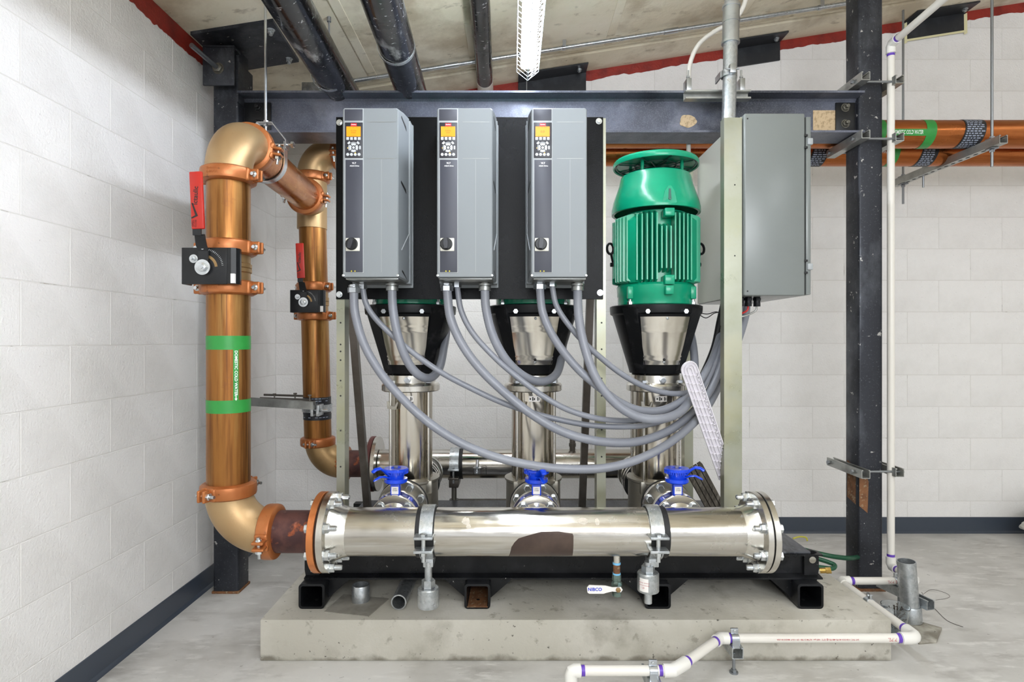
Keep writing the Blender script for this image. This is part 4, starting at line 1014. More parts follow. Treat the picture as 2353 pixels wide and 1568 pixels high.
# ================================================================ isolating valves
def lever_valve(px, ang, label):
    t = thing('isolating_valve', label, 'valve', (px, 2.245, PZ-.08), 'blue lever valves between manifold and pumps')
    g = G(); g.lathe([(.0, -.022), (.072, -.022), (.076, -.016), (.076, .016), (.072, .022), (0, .022)], 48); g.xf(frame((px, 2.245, PZ), (0, 1, 0)))
    for a in (50, 130, -50, -130):
        g.cyl((px+.078*cos(rad(a)), 2.225, PZ+.078*sin(rad(a))), (px+.078*cos(rad(a)), 2.262, PZ+.078*sin(rad(a))), .014, n=14)
    part('body', g, m_blue, t)
    g = G(); g.box(px-.018, px+.018, 2.228, 2.262, PZ+.07, PZ+.135, .004); part('neck', g, m_blue, t)
    g = G(); g.box(px-.013, px+.013, 2.2268, 2.228, PZ+.092, PZ+.120); s_ = part('rating_label', g, m_label, t, 'small white label')
    part('lettering', textg('wafer\nDN80', .007, .0001).xf(VIEW((px, 2.2265, PZ+.109))), m_ink, s_)
    z0 = PZ+.133
    m = Matrix.Translation((px, 2.245, z0)) @ Matrix.Rotation(ang, 4, 'Z')
    g = G()
    g.lathe([(0, 0), (.040, 0), (.044, .004), (.044, .016), (.030, .018), (0, .018)], 36)
    g.lathe([(0, .018), (.030, .018), (.036, .040), (.047, .044), (.047, .052), (.044, .055), (.020, .055), (.018, .052), (0, .052)], 36)
    for k in range(26):
        a = rad(40+k*11); g.cyl((.0455*cos(a), .0455*sin(a), .036), (.0455*cos(a), .0455*sin(a), .052), .0022, n=6)
    g.xf(m); part('notch_plate', g, m_blue, t)
    g = G()
    def bar(pl, wd, th):
        rings = []; n = len(pl)
        for i, (x, z) in enumerate(pl):
            a = pl[max(0, i-1)]; b_ = pl[min(n-1, i+1)]; d = Vector((b_[0]-a[0], 0, b_[1]-a[1])).normalized(); nn = Vector((-d.z, 0, d.x))
            w2 = wd[i]/2; h2 = th[i]/2; p_ = Vector((x, 0, z))
            rings.append([p_+Vector((0, w2*cos(q), 0))+nn*h2*sin(q) for q in [2*PI*k/12 for k in range(12)]])
        return G().loft(rings)
    up = bar([(-.006, .022), (.018, .024), (.036, .036), (.052, .052), (.068, .062), (.086, .060), (.098, .052), (.100, .050)], [.03, .032, .032, .028, .024, .022, .020, .008], [.010, .012, .012, .011, .012, .013, .012, .006])
    lo = bar([(.022, .018), (.050, .028), (.068, .030), (.086, .022), (.094, .018)], [.022, .020, .018, .016, .008], [.008, .009, .008, .008, .005])
    part('lever', up.xf(m), m_blue, t); part('trigger', lo.xf(m), m_blue, t)
    g = G(); g.join(hexg(.009, .006), Matrix.Translation((0, 0, .055))); g.xf(m); part('stem_nut', g, m_zinc, t)
    return t
lever_valve(PX[0], rad(222), 'blue lever valve in front of the left pump, lever pointing left')
lever_valve(PX[1], rad(-75), 'blue lever valve in front of the middle pump, lever pointing forward')
lever_valve(PX[2], rad(-22), 'blue lever valve in front of the right pump, lever pointing right')

# ================================================================ pumps
PY = 2.58
def make_pump(px, label):
    t = thing('vertical_pump', label, 'pump', (px, PY, SK+.008), 'vertical multistage pumps with green motors')
    T = Matrix.Translation((px, PY, 0))
    def lp(name, prof, mat, n=56, label=None, a0=0, a1=2*PI): return part(name, G().lathe(prof, n, a0, a1).xf(T), mat, t, label)
    z0 = SK+.008
    g = G(); g.lathe([(0, z0), (.128, z0), (.130, z0+.02), (.120, z0+.03), (.118, .625), (.125, .632), (.125, .640), (.100, .642), (0, .642)], 56); g.xf(T)
    for s_ in (-1, 1): g.cyl((px, PY+s_*.09, PZ), (px, PY+s_*.17, PZ), .055, n=36)
    g.box(px-.15, px+.15, PY-.13, PY+.13, z0, z0+.022, .006)
    part('base_casing', g, m_cast, t)
    for s_ in (-1, 1):
        fl = part('port_flange', disc((px, PY+s_*.192, PZ+.004), (0, 1, 0), .100, .024, 56), m_ssr, t)
        part('gasket', disc((px, PY+s_*.177, PZ+.004), (0, 1, 0), .1025, .008, 56), m_rubber, t)
        if s_ < 0:
            bolts(t, 'flange_bolt', boltg(.0145, .011, 0, 0), m_bolt, [(px+.080*cos(rad(22.5+45*k)), PY-.2045, PZ+.004+.080*sin(rad(22.5+45*k))) for k in range(8)], (0, -1, 0))
            g = G(); g.lathe([(.046, 0), (.050, -.05), (.058, -.085), (0, -.085), (0, 0)], 40, closed=True); g.xf(frame((px, PY-.204, PZ), (0, 1, 0))); part('spacer_neck', g, m_ssr, t)
            part('spacer_flange', disc((px, PY-.302, PZ), (0, 1, 0), .092, .018, 56), m_ssr, t)
    lp('barrel', [(0, .640), (.0945, .640), (.0945, 1.03), (0, 1.03)], m_ssv, 64)
    for k in range(4):
        a = rad(45+90*k)+rad(6); x, y = px+.113*cos(a), PY+.113*sin(a)
        part('tie_rod', G().cyl((x, y, .60), (x, y, 1.05), .0068, n=14), m_ssr, t)
        g = hexg(.014, .012).xf(Matrix.Translation((x, y, 1.056))); part('tie_nut', g, m_zinc, t)
        g = G(); g.box(x-.016, x+.016, y-.016, y+.016, .585, .64, .005); part('tie_lug', g, m_cast, t)
    lp('pump_head', [(0, 1.018), (.122, 1.018), (.126, 1.022), (.126, 1.044), (.120, 1.052), (.108, 1.056), (.106, 1.088), (.100, 1.096), (0, 1.096)], m_ssr)
    g = G(); g.join(hexg(.015, .008)); g.lathe([(0, .008), (.009, .008), (.009, .014), (0, .014)], 14)
    part('vent_plug', g.xf(VIEW((px+.004, PY-.107, 1.070))), m_zinc, t)
    g = G(); g.add([(px+.0950*sin(a), PY-.0950*cos(a), z) for a in [rad(-14+k*6) for k in range(6)] for z in (.978, 1.002)], [(2*k, 2*k+1, 2*k+3, 2*k+2) for k in range(5)])
    lb = part('pictogram_label', g, m_label, t, 'white pictogram label')
    g = G()
    for u0, u1, v0, v1 in ((-.020, -.014, -.004, .003), (-.009, -.004, -.008, .008), (-.002, .003, -.006, .004), (.012, .016, -.008, .008), (.018, .021, -.007, .005)):
        g.add([(px+.0956*sin(rad(1)+u/.095), PY-.0956*cos(rad(1)+u/.095), .990+v) for u, v in ((u0, v0), (u1, v0), (u1, v1), (u0, v1))], [(0, 1, 2, 3)])
    part('pictogram', g, m_ink, lb)
    g = G(); g.prism([(-.020, -.016), (.016, -.020), (.026, .010), (.020, .012), (.012, -.006), (-.008, -.004), (-.014, .016), (-.022, .014)], 0, .016, VIEW((px-.062, PY-.088, .965))); part('vent_hook', g, m_cast, t)
    # lantern: black tapering bracket
    g = G(); g.lathe([(.104, 1.096), (.112, 1.096), (.118, 1.118), (.186, 1.345), (.196, 1.352), (.198, 1.372), (.198, 1.384), (.190, 1.388), (0, 1.388)], 64); g.xf(T)
    for k in range(4):
        a = rad(45+90*k); u = Vector((cos(a), sin(a), 0)); v = Vector((-sin(a), cos(a), 0)); c = Vector((px, PY, 0))
        rings = []
        for z, r, w2 in ((1.100, .108, .030), (1.120, .122, .034), (1.345, .196, .040), (1.372, .203, .044)):
            rings.append([c+u*(r-.03)-v*w2+Vector((0, 0, z)), c+u*r-v*w2*.8+Vector((0, 0, z)), c+u*r+v*w2*.8+Vector((0, 0, z)), c+u*(r-.03)+v*w2+Vector((0, 0, z))])
        g.loft(rings)
    part('lantern', g, m_lantern, t)
    for s_ in (-1, 1):
        n = 20; zs = [1.135, 1.150, 1.158, 1.163, 1.170, 1.178, 1.268, 1.276, 1.281, 1.288, 1.295, 1.302, 1.335]
        bump = [0, 0, .0015, 0, .0015, 0, 0, .0015, 0, .0015, 0, 0, 0]; vs = []
        for z, b in zip(zs, bump):
            r = .122+(z-1.118)/(1.345-1.118)*.071+.002+b; half = .075+(z-1.135)/.2*.027
            am = math.asin(min(.99, half/r))
            for k in range(n+1):
                a = (-am+2*am*k/n); vs.append((px+r*sin(a), PY+s_*r*cos(a), z))
        fs = [(i*(n+1)+k, i*(n+1)+k+1, (i+1)*(n+1)+k+1, (i+1)*(n+1)+k) for i in range(len(zs)-1) for k in range(n)]
        gd = part('coupling_guard', G().add(vs, fs), m_guardp, t, 'stainless guard plate')
        if s_ < 0:
            for z, r in ((1.327, .191), (1.147, .136), (1.157, .139)):
                g = G(); g.lathe([(0, .003), (.004, .002), (.006, 0), (0, 0)], 12); part('screw', g.xf(VIEW((px+.003, PY-r, z))), m_rubber if z == 1.157 else m_zinc, gd)
    # motor
    lp('end_bell', [(0, 1.388), (.160, 1.388), (.163, 1.392), (.163, 1.425), (.166, 1.430), (.168, 1.470), (.160, 1.480), (0, 1.480)], m_motor)
    for k in range(4):
        a = rad(38+90*k if k % 2 == 0 else 52+90*k); x, y = px+.168*cos(a), PY+.168*sin(a)
        g = G(); g.box(x-.012, x+.012, y-.012, y+.012, 1.412, 1.465, .004); part('bolt_lug', g, m_motor, t)
        part('lantern_bolt', boltg(.012, .012, .010, .007).xf(Matrix.Translation((x, y, 1.3875))), m_bolt, t)
    for s_ in (-1, 1):
        x = px+s_*.078; part('lantern_nut', hexg(.011, .012).xf(VIEW((x, PY-.184, 1.356))), m_bolt, t)
    lp('stator', [(0, 1.478), (.130, 1.478), (.132, 1.48), (.132, 1.785), (0, 1.785)], m_motor)
    g = G(); zt0, zt1 = 1.476, 1.778
    for d in range(4):
        R4 = Matrix.Rotation(rad(90*d), 4, 'Z')
        for k in range(13):
            x = -.1125+k*.01875
            if d == 3 and 5 <= k <= 7: za, zb = zt0+.045, zt1-.055
            elif k in (5, 6, 7): za, zb = zt0+.02, zt1-.02
            else: za, zb = zt0, zt1
            ro = math.sqrt(.187**2-x*x); ri = math.sqrt(max(.140**2-x*x, 0)); w2 = .0028
            vs = [(ri, x-w2*1.5, za), (ri, x+w2*1.5, za), (ro, x+w2, za+.012), (ro, x-w2, za+.012),
                  (ri, x-w2*1.5, zb), (ri, x+w2*1.5, zb), (ro, x+w2, zb-.018), (ro, x-w2, zb-.018)]
            f = G().add(vs, [(3, 2, 1, 0), (4, 5, 6, 7), (0, 1, 5, 4), (1, 2, 6, 5), (2, 3, 7, 6), (3, 0, 4, 7)])
            g.join(f, T @ R4)
    part('cooling_fins', g, m_motor, t, smooth=False)
    for k in range(4):
        a = rad(45+90*k); u = Vector((cos(a), sin(a), 0)); v = Vector((-sin(a), cos(a), 0)); c = Vector((px, PY, 0)); rings = []
        for z, rr_o in ((1.480, .172), (1.50, .184), (1.74, .184), (1.765, .160)):
            rings.append([c+u*.12-v*.012+Vector((0, 0, z)), c+u*rr_o-v*.020+Vector((0, 0, z)), c+u*rr_o+v*.020+Vector((0, 0, z)), c+u*.12+v*.012+Vector((0, 0, z))])
        part('corner_pad', G().loft(rings), m_motor, t)
    for za, zb, w2 in ((1.425, 1.462, .017), (1.466, 1.505, .020), (1.745, 1.778, .020)):
        g = G(); g.box(px+.012-w2, px+.012+w2, PY-.193, PY-.14, za, zb, .004); part('front_boss', g, m_motor, t)
    g = G(); g.tube(arc((0, 0, 0), .020, -.3, PI+.3, (1, 0, 0), (0, 0, 1), 12), .006, 8)
    # cowl
    lp('cowl', [(.178, 1.790), (.190, 1.790), (.191, 1.796), (.190, 1.812), (.184, 1.840), (.170, 1.880), (.158, 1.915), (.153, 1.940), (.149, 1.952), (.140, 1.957), (.125, 1.956), (.125, 1.945), (.14, 1.94)], m_motor, 72)
    lp('cowl_inner', [(0, 1.930), (.138, 1.930)], m_rubber)
    g = G(); g.prism([(-.030, -.030), (-.020, .018), (-.006, .040), (.006, .040), (.020, .018), (.030, -.030)], 0, .018, VIEW((px+.012, PY-.172, 1.828))); part('cowl_boss', g, m_motor, t)
    g = G(); g.prism([(-.006, -.016), (-.004, .026), (.004, .026), (.006, -.016)], 0, .003, VIEW((px+.012, PY-.1885, 1.830))); g.join(hexg(.006, .004), VIEW((px+.012, PY-.190, 1.815))); part('cowl_slot', g, m_motord, t)
    for k in range(4):
        a = rad(50+90*k); part('cap_post', G().cyl((px+.122*cos(a), PY+.122*sin(a), 1.945), (px+.122*cos(a), PY+.122*sin(a), 2.008), .0075, n=12), m_motor, t)
    lp('rain_cap', [(0, 2.004), (.176, 2.004), (.178, 1.996), (.183, 1.994), (.185, 1.998), (.184, 2.012), (.178, 2.020), (.150, 2.027), (0, 2.032)], m_motor, 72)
    g = G(); g.lathe([(.168, 1.999), (.172, 1.999), (.172, 2.004), (.168, 2.004)], 56, closed=True); g.lathe([(.088, 1.999), (.092, 1.999), (.092, 2.004), (.088, 2.004)], 48, closed=True)
    for k in range(4):
        a = rad(20+45*k); d = Vector((cos(a), sin(a), 0)); g.cyl(-d*.088+Vector((0, 0, 2.0)), d*.088+Vector((0, 0, 2.0)), .003, n=6)
    for k in range(8):
        a = rad(10+45*k); d = Vector((cos(a), sin(a), 0)); g.cyl(d*.092+Vector((0, 0, 2.0)), d*.168+Vector((0, 0, 2.0)), .003, n=6)
    part('cap_grille', g.xf(T), m_motord, t)
    # conduit box at the back right, lifting eyes
    g = G(); g.box(px+.10, px+.19, PY+.10, PY+.20, 1.43, 1.56, .01); part('terminal_box', g, m_motor, t)
    for s_, tilt in ((1, .25), (-1, -.9)):
        c = Vector((px+s_*.199, PY+.0, 1.640)); g = G()
        g.tube([c+Vector((0, .02*cos(a)*.3+0, 0))+Vector((.014*sin(a)*1, .0, .024*cos(a))) for a in [2*PI*k/18 for k in range(19)]], .0055, 8)
        g.cyl(c+Vector((-s_*.004, 0, -.024)), c+Vector((-s_*.012, 0, -.060)), .005, n=8); g.join(hexg(.010, .014), frame(c+Vector((-s_*.014, 0, -.070)), (s_, 0, 0)))
        part('lifting_eye', g, m_lantern, t)
    return t
pump = make_pump(PX[0], 'left vertical pump, its green motor mostly hidden by the black backplate')
p2 = dup(pump, (PX[1]-PX[0], 0, 0)); p2['label'] = 'middle vertical pump, its green motor mostly hidden by the black backplate'
p3 = dup(pump, (PX[2]-PX[0], 0, 0)); p3['label'] = 'right vertical pump with its green finned motor and rain cap in full view'

# ================================================================ rear manifold
RM = thing('rear_manifold', 'rear stainless manifold pipe behind the pumps, with maroon end flange', 'manifold', (0, RY_, RMZ-.15))
part('pipe', G().cyl((-.735, RY_, RMZ), (.86, RY_, RMZ), .080, n=56), m_ss, RM)
part('flange', disc((-.750, RY_, RMZ), (1, 0, 0), .150, .022, 56), m_ssr, RM)
part('flange', disc((-.775, RY_, RMZ), (1, 0, 0), .152, .022, 56), m_maroon, RM, 'maroon flange')
bolts(RM, 'flange_bolt', boltg(.015, .012, .012, .009), m_bolt, [(-.786, RY_+.125*cos(rad(a)), RMZ+.125*sin(rad(a))) for a in fa], (-1, 0, 0))
part('blind_flange', disc((.872, RY_, RMZ), (1, 0, 0), .14, .024, 56), m_ssr, RM)
for px in PX:
    g = G(); g.lathe([(0, 0), (.05, 0), (.05, .36), (0, .36)], 36); g.xf(frame((px, PY+.20, PZ), (0, 1, 0))); part('branch', g, m_ssr, RM)
    for yy, r, mt in ((2.80, .1, m_rubber), (2.83, .098, m_ssr), (2.90, .092, m_ssr), (2.945, .076, m_black), (2.985, .092, m_ssr)):
        part('branch_flange', disc((px, yy, PZ), (0, 1, 0), r, .022 if mt != m_black else .045, 48), mt, RM)
xg = X(1097, 3.2)
g = G(); g.lathe([(0, 0), (.021, 0), (.021, .028), (.0225, .030), (0, .032)], 24); g.xf(Matrix.Translation((xg, 3.175, RMZ-.03))); g.cyl((xg, 3.17, RMZ), (xg, 3.21, RMZ+.03), .009, n=12)
g.join(ring((xg, 3.150, RMZ-.018), (0, 1, 0), .004, .008, .008, 14)); part('pressure_sensor', g, m_zinc, RM)
part('sensor_wire', G().tube(spline([(xg+.02, 3.17, RMZ-.005), (xg+.045, 3.17, RMZ), (xg+.05, 3.17, RMZ-.035)]), .0015, 6), m_cable, RM)
xg = X(1318, 3.2)
g = G(); g.cyl((xg, 3.26, RMZ+.06), (xg, 3.26, RMZ+.17), .016, n=18); g.cyl((xg, 3.26, RMZ+.10), (xg, 3.26, RMZ+.118), .0195, n=18); part('sensor_stub', g, m_strutd, RM)
g = G(); g.tube(spline([(X(1333, 3.15), 3.16, Zh(1085, 3.15)), (X(1338, 3.15), 3.15, Zh(1110, 3.15)), (X(1347, 3.13), 3.13, Zh(1150, 3.13))]), .004, 8); part('sensor_cable', g, m_strut, RM)
xr = X(1043, 3.2)
t = thing('rear_clamp_stand', 'galvanised clamp stand holding the rear manifold between the left and middle pumps', 'pipe clamp', (xr, 3.24, SK))
g = G(); r = .084; rings = []
for i in range(25):
    a = rad(-8+188*i/24); d = Vector((0, -cos(a), sin(a))); c = Vector((xr, RY_, RMZ)); o = Vector((.025, 0, 0)); rings.append([c+d*r-o, c+d*r+o, c+d*(r+.006)+o, c+d*(r+.006)-o])
g.loft(rings); g.box(xr-.03, xr+.03, RY_-r-.034, RY_-r+.002, RMZ-.018, RMZ-.008, .0015); part('upper_half', g, m_galv, t)
part('liner', ring((xr+.012, RY_, RMZ), (1, 0, 0), .0802, .0838, .066, 44), m_rubber, t)
g = G(); g.box(xr-.028, xr+.028, RY_-r-.034, RY_-r+.012, RMZ-.064, RMZ-.054, .0015); g.box(xr-.026, xr+.026, RY_-r-.012, RY_+.05, RMZ-.112, RMZ-.055, .004); part('lower_half', g, m_strutd, t)
g = G(); g.cyl((xr, RY_-r-.018, RMZ-.085), (xr, RY_-r-.018, RMZ), .006, n=10); part('clamp_bolt', g, m_bolt, t)
g = G(); g.cyl((xr, RY_-.07, SK+.006), (xr, RY_-.07, RMZ-.11), .014, n=16); g.cyl((xr, RY_-.07, SK+.0055), (xr, RY_-.07, SK+.009), .026, n=16); part('rod', g, m_boltd, t)

# ================================================================ backplate frame
PLY = 2.36
fm = thing('support_frame', 'pale yellowish steel post frame behind the black backplate and drives', 'frame', (-.17, 2.40, SK))
def post(x0, x1, y0, y1, z0, z1, side):
    """C post: front face + one visible side"""
    g = G(); t_ = .004
    g.box(x0, x1, y0, y0+t_, z0, z1); g.box(x0, x0+t_, y0+t_, y1, z0, z1); g.box(x1-t_, x1, y0+t_, y1, z0, z1)
    return g
def holes(parent, x, y, zs, r=.0035):
    g = G(); g.lathe([(0, 0), (r, 0), (r, .0006), (0, .0006)], 10); me = mkmesh('hole', g, m_rubber, (0, 0, 0)); R_ = VIEW((0, 0, 0)).to_euler()
    for z in zs:
        ob = bpy.data.objects.new('hole', me); COL.objects.link(ob); ob.parent = parent; ob.location = Vector((x, y-.0002, z))-ORG[parent]; ob.rotation_euler = R_; ORG[ob] = Vector((x, y, z))
z0p, z1p = SK+.009, 2.133
part('post', post(-.707, -.674, 2.367, 2.43, z0p, z1p, 1), m_zincy, fm)
part('post', post(.3415, .378, 2.367, 2.43, z0p, z1p, 1), m_zincy, fm)
hz = [Zh(y, 2.367) for y in (742, 792, 808, 828, 875, 910, 990, 1073)]
holes(fm, -.6905, 2.367, hz); holes(fm, .361, 2.367, [Zh(y, 2.367) for y in (742, 803, 870, 910, 988, 1050)])
def brace(x, wd, label=None):
    g = G(); y0, za, y1, zb = 2.375, 1.98, 2.85, SK+.009; d = .018
    g.loft([[Vector((x-wd, y0, za)), Vector((x+wd, y0, za)), Vector((x+wd, y0+.035, za)), Vector((x-wd, y0+.035, za))],
            [Vector((x-wd, y1, zb)), Vector((x+wd, y1, zb)), Vector((x+wd, y1+.035, zb)), Vector((x-wd, y1+.035, zb))]])
    part('brace', g, m_strutd, fm, label)
brace(-.701, .016); brace(.340, .016)
for q in (2.08, 1.46): part('cross_rail', G().box(-.67, .3405, 2.385, 2.425, q, q+.04), m_zincy, fm)
bp = thing('backplate', 'large black painted backplate carrying three grey drives', 'panel', (-.173, PLY, Zh(688, PLY)))
g = G(); g.box(X(772, PLY), X(1386, PLY), PLY, PLY+.0065, Zh(688, PLY), Zh(269, PLY), .001, 1); part('plate', g, m_plate, bp)
bolts(bp, 'bolt', G().lathe([(0, 0), (.0125, 0), (.0125, .002), (0, .002)], 20).join(hexg(.009, .007), Matrix.Translation((0, 0, .002))), m_bolt,
      [at(780, 282, PLY-.001), at(780, 677, PLY-.001), at(1376, 279, PLY-.001), at(1379, 673, PLY-.001)], (0, -1, 0))
# cabinet posts
fc = thing('cabinet_frame', 'pale yellowish steel posts and rails holding the large grey cabinet', 'frame', (.89, 2.6, SK))
part('post', post(.852, .924, 2.36, 2.402, z0p, 2.133, 1), m_zincy, fc)
part('post', post(.862, .905, 2.935, 2.985, z0p, 2.12, 1), m_zincy, fc)
holes(fc, .895, 2.36, [Zh(y, 2.36) for y in (425, 588)], .003)

# ================================================================ drives
def drive(cx, label, idx):
    """front at y = 2.12, back at the plate"""
    t = thing('variable_speed_drive', label, 'drive', (cx, 2.30, 1.46), 'grey drives on the black backplate')
    yf = 2.12; w_ = .1005; z0, z1 = 1.465, 2.077
    def rect(x0, x1, a, b, y, c=.006):
        return [Vector(p) for p in ((x0+c, y, a), (x1-c, y, a), (x1, y, a+c), (x1, y, b-c), (x1-c, y, b), (x0+c, y, b), (x0, y, b-c), (x0, y, a+c))]
    g = G()
    g.loft([rect(cx-w_+.003, cx+w_-.003, z0+.003, z1-.003, yf), rect(cx-w_, cx+w_, z0, z1, yf+.004), rect(cx-w_-.006, cx+w_+.006, z0-.001, z1+.020, yf+.10), rect(cx-w_-.010, cx+w_+.010, z0-.003, z1+.028, yf+.165)])
    cv = part('cover', g, m_drive, t, ang=25)
    g = G(); g.loft([rect(cx-w_-.006, cx+w_+.006, z0-.0, z1+.022, yf+.165), rect(cx-w_-.006, cx+w_+.006, z0+.0, z1+.022, PLY-.008)])
    for k in range(3):
        y = yf+.178+k*.017; g.box(cx-w_-.013, cx+w_+.013, y, y+.010, z0-.006, z1+.020, .002)
    g.box(cx-w_-.016, cx+w_+.016, PLY-.014, PLY-.001, z0-.018, z1+.022, .003)
    part('heatsink_housing', g, m_drive, t, ang=25)
    g = G(); g.box(cx-w_+.008, cx+w_-.002, yf+.012, PLY-.012, z0-.007, z0-.001, .002); part('gland_plate', g, m_alu, t)
    for s_ in (-1, 1):
        g = G(); g.tube([(cx+s_*(w_+.0035), yf+.045, 1.570), (cx+s_*(w_+.011), yf+.160, 1.650)], .0022, 6); g.tube([(cx+s_*(w_+.011), yf+.160, 1.650), (cx+s_*(w_+.011), yf+.162, 2.09)], .0016, 6); part('side_rib', g, m_drivel, t)
        for z, y in ((1.80, .085), (1.473, .10), (2.04, .09)):
            g = G(); g.loft([[Vector((cx+s_*(w_+.0062), yf+y+.03, z-.002)), Vector((cx+s_*(w_+.0082), yf+y+.034, z-.004)), Vector((cx+s_*(w_+.0072), yf+y+.03, z+.012))], [Vector((cx+s_*(w_+.0005), yf+y-.045, z+.016)), Vector((cx+s_*(w_+.0035), yf+y-.045, z+.018)), Vector((cx+s_*(w_+.0035), yf+y-.045, z+.026))]])
            part('side_notch', g, m_rubber, t)
    K = .0004705
    def fx(a): return cx-.1005+(a-88)*K
    def fz(b): return 2.0767-(b-60)*K
    def pan(name, a0, b0, a1, b1, mat, th=.0015, par=None, rnd=.002, y=yf, label=None):
        g = G(); g.box(fx(a0), fx(a1), y-th, y+.002, fz(b1), fz(b0), min(rnd, th*.6) if th > .001 else 0); return part(name, g, mat, par or t, label)
    pan('bezel', 100, 66, 250, 1326, m_drivel, .0016)
    pan('blank_cover', 104, 71, 244, 160, m_dark, .0022, label='charcoal cover')
    lcp = pan('keypad', 107, 173, 245, 446, m_lcp, .0035, label='dark keypad panel')
    ys = yf-.0035
    pan('logo_plate', 153, 181, 199, 203, m_redlogo, .0004, lcp, y=ys)
    part('lettering', textg('Danfoss', .0054, .0001, bold=.0001).xf(VIEW((fx(176), ys-.0005, fz(191)))), m_white, lcp)
    scr = pan('display', 120, 206, 229, 283, m_amber, .0005, lcp, y=ys, label='glowing amber display')
    yt = ys-.0007
    part('readout', textg(('0.0%      0.00A      0.0Hz', '0.00A     0.00      0.0%', '0.0%     0.00A    0.00kW')[idx], .0032, .0001).xf(VIEW((fx(174), yt, fz(214)))), m_amberd, lcp)
    part('readout', textg(('42.7Hz\n0.00A', '0.00Hz\n0.0A', '0.0')[idx], (.0072, .0072, .012)[idx], .0001).xf(VIEW((fx(174), yt, fz(246)))), m_amberd, lcp)
    part('readout', textg('1(1)   Off Remote Stop', .003, .0001).xf(VIEW((fx(170), yt, fz(277)))), m_amberd, lcp)
    for k in range(4):
        pan('key', 119+k*29.5, 287, 140+k*29.5, 309, m_key, .0012, lcp, y=ys)
    def sector(r0, r1, a0, a1, c=(175, 368)):
        n = 6; pts = [(r1*K*cos(rad(a0+(a1-a0)*i/n)), r1*K*sin(rad(a0+(a1-a0)*i/n))) for i in range(n+1)]+[(r0*K*cos(rad(a1-(a1-a0)*i/n)), r0*K*sin(rad(a1-(a1-a0)*i/n))) for i in range(n+1)]
        return part('key', G().prism(pts, 0, .0016, VIEW((fx(c[0]), ys, fz(c[1])))), m_key, lcp)
    for a in (0, 90, 180, 270): sector(17, 35, a-38, a+38)
    part('key', disc((fx(175), ys-.0005, fz(368)), (0, -1, 0), 10*K, .0018, 20, .0003), m_key, lcp)
    sector(39, 43, 60, 120); sector(39, 42, 150, 215); sector(42, 58, 122, 146); sector(42, 58, 34, 58)
    pan('key', 217, 354, 230, 381, m_key, .0012, lcp, y=ys)
    for k in range(4):
        part('round_key', disc((fx(130+k*29), ys-.0005, fz(420)), (0, -1, 0), 11.5*K, .0018, 20, .0003), m_key, lcp)
    part('indicator', disc((fx(189), ys-.0012, fz(410)), (0, -1, 0), 4*K, .0012, 10, .0002), m_led, lcp, 'glowing amber indicator')
    part('indicator', disc((fx(131), ys-.0012, fz(371)), (0, -1, 0), 3*K, .0012, 10, .0002), m_led, lcp, 'glowing amber indicator')
    fp = pan('front_strip', 111, 459, 245, 1322, m_dark, .0024, label='charcoal front strip')
    yp = yf-.0026
    part('lettering', textg('VLT', .0088, .0001, bold=.00022).xf(VIEW((fx(178), yp, fz(486)))), m_white, fp)
    part('lettering', textg('AQUA Drive', .0062, .0001, bold=.00016).xf(VIEW((fx(181), yp, fz(507)))), m_white, fp)
    for k in (158, 185):
        g = G(); g.prism([(-.0028, -.0024), (.0028, -.0024), (0, .0028)], 0, .0003, VIEW((fx(k), yp+.0002, fz(1312)))); part('warning_triangle', g, m_yel, fp)
    sw = pan('switch', 115, 1060, 222, 1160, m_sw, .005, label='isolator switch with black knob')
    ysw = yf-.005
    kb = G(); kb.lathe([(0, 0), (.0225, 0), (.0225, .003), (.019, .004), (.019, .008), (0, .008)], 36); kb.xf(VIEW((fx(161), ysw, fz(1106))))
    kn = part('knob', kb, m_black, sw, 'black rotary knob')
    tn = (rad(-16), rad(4), rad(-6))[idx]
    g = G(); g.prism([(-.0055, -.018), (.0055, -.018), (.008, 0), (.0055, .018), (-.0055, .018), (-.008, 0)], 0, .018, VIEW((fx(161), ysw-.006, fz(1106))) @ Matrix.Rotation(tn, 4, 'Z')); g.box(0, 0, 0, 0, 0, 0)
    kn.data.materials[0] = m_black
    part('grip', g, m_lcp, sw, 'black knob grip')
    for a0, b0, a1, b1 in ((285, 167, 490, 170), (285, 447, 490, 450)): pan('seam', a0, b0, a1, b1, m_alu, .0004)
    pan('seam', 384.5, 456, 387, 1320, m_drivel, .0004)
    for a in (93, 510):
        g = G(); g.lathe([(0, .0015), (.0030, .0015), (.0045, .001), (.005, 0), (0, 0)], 18); sc = part('screw', g.xf(VIEW((fx(a), yf+.001, fz(1346)))), m_bolt, t)
    return t
DX = (-.511, -.1705, .170)
dl = ('left grey drive with amber display, on the left end of the black backplate', 'middle grey drive with amber display, in the centre of the black backplate', 'right grey drive with amber display reading zero, nearest the green motor')
for i in range(3): drive(DX[i], dl[i], i)

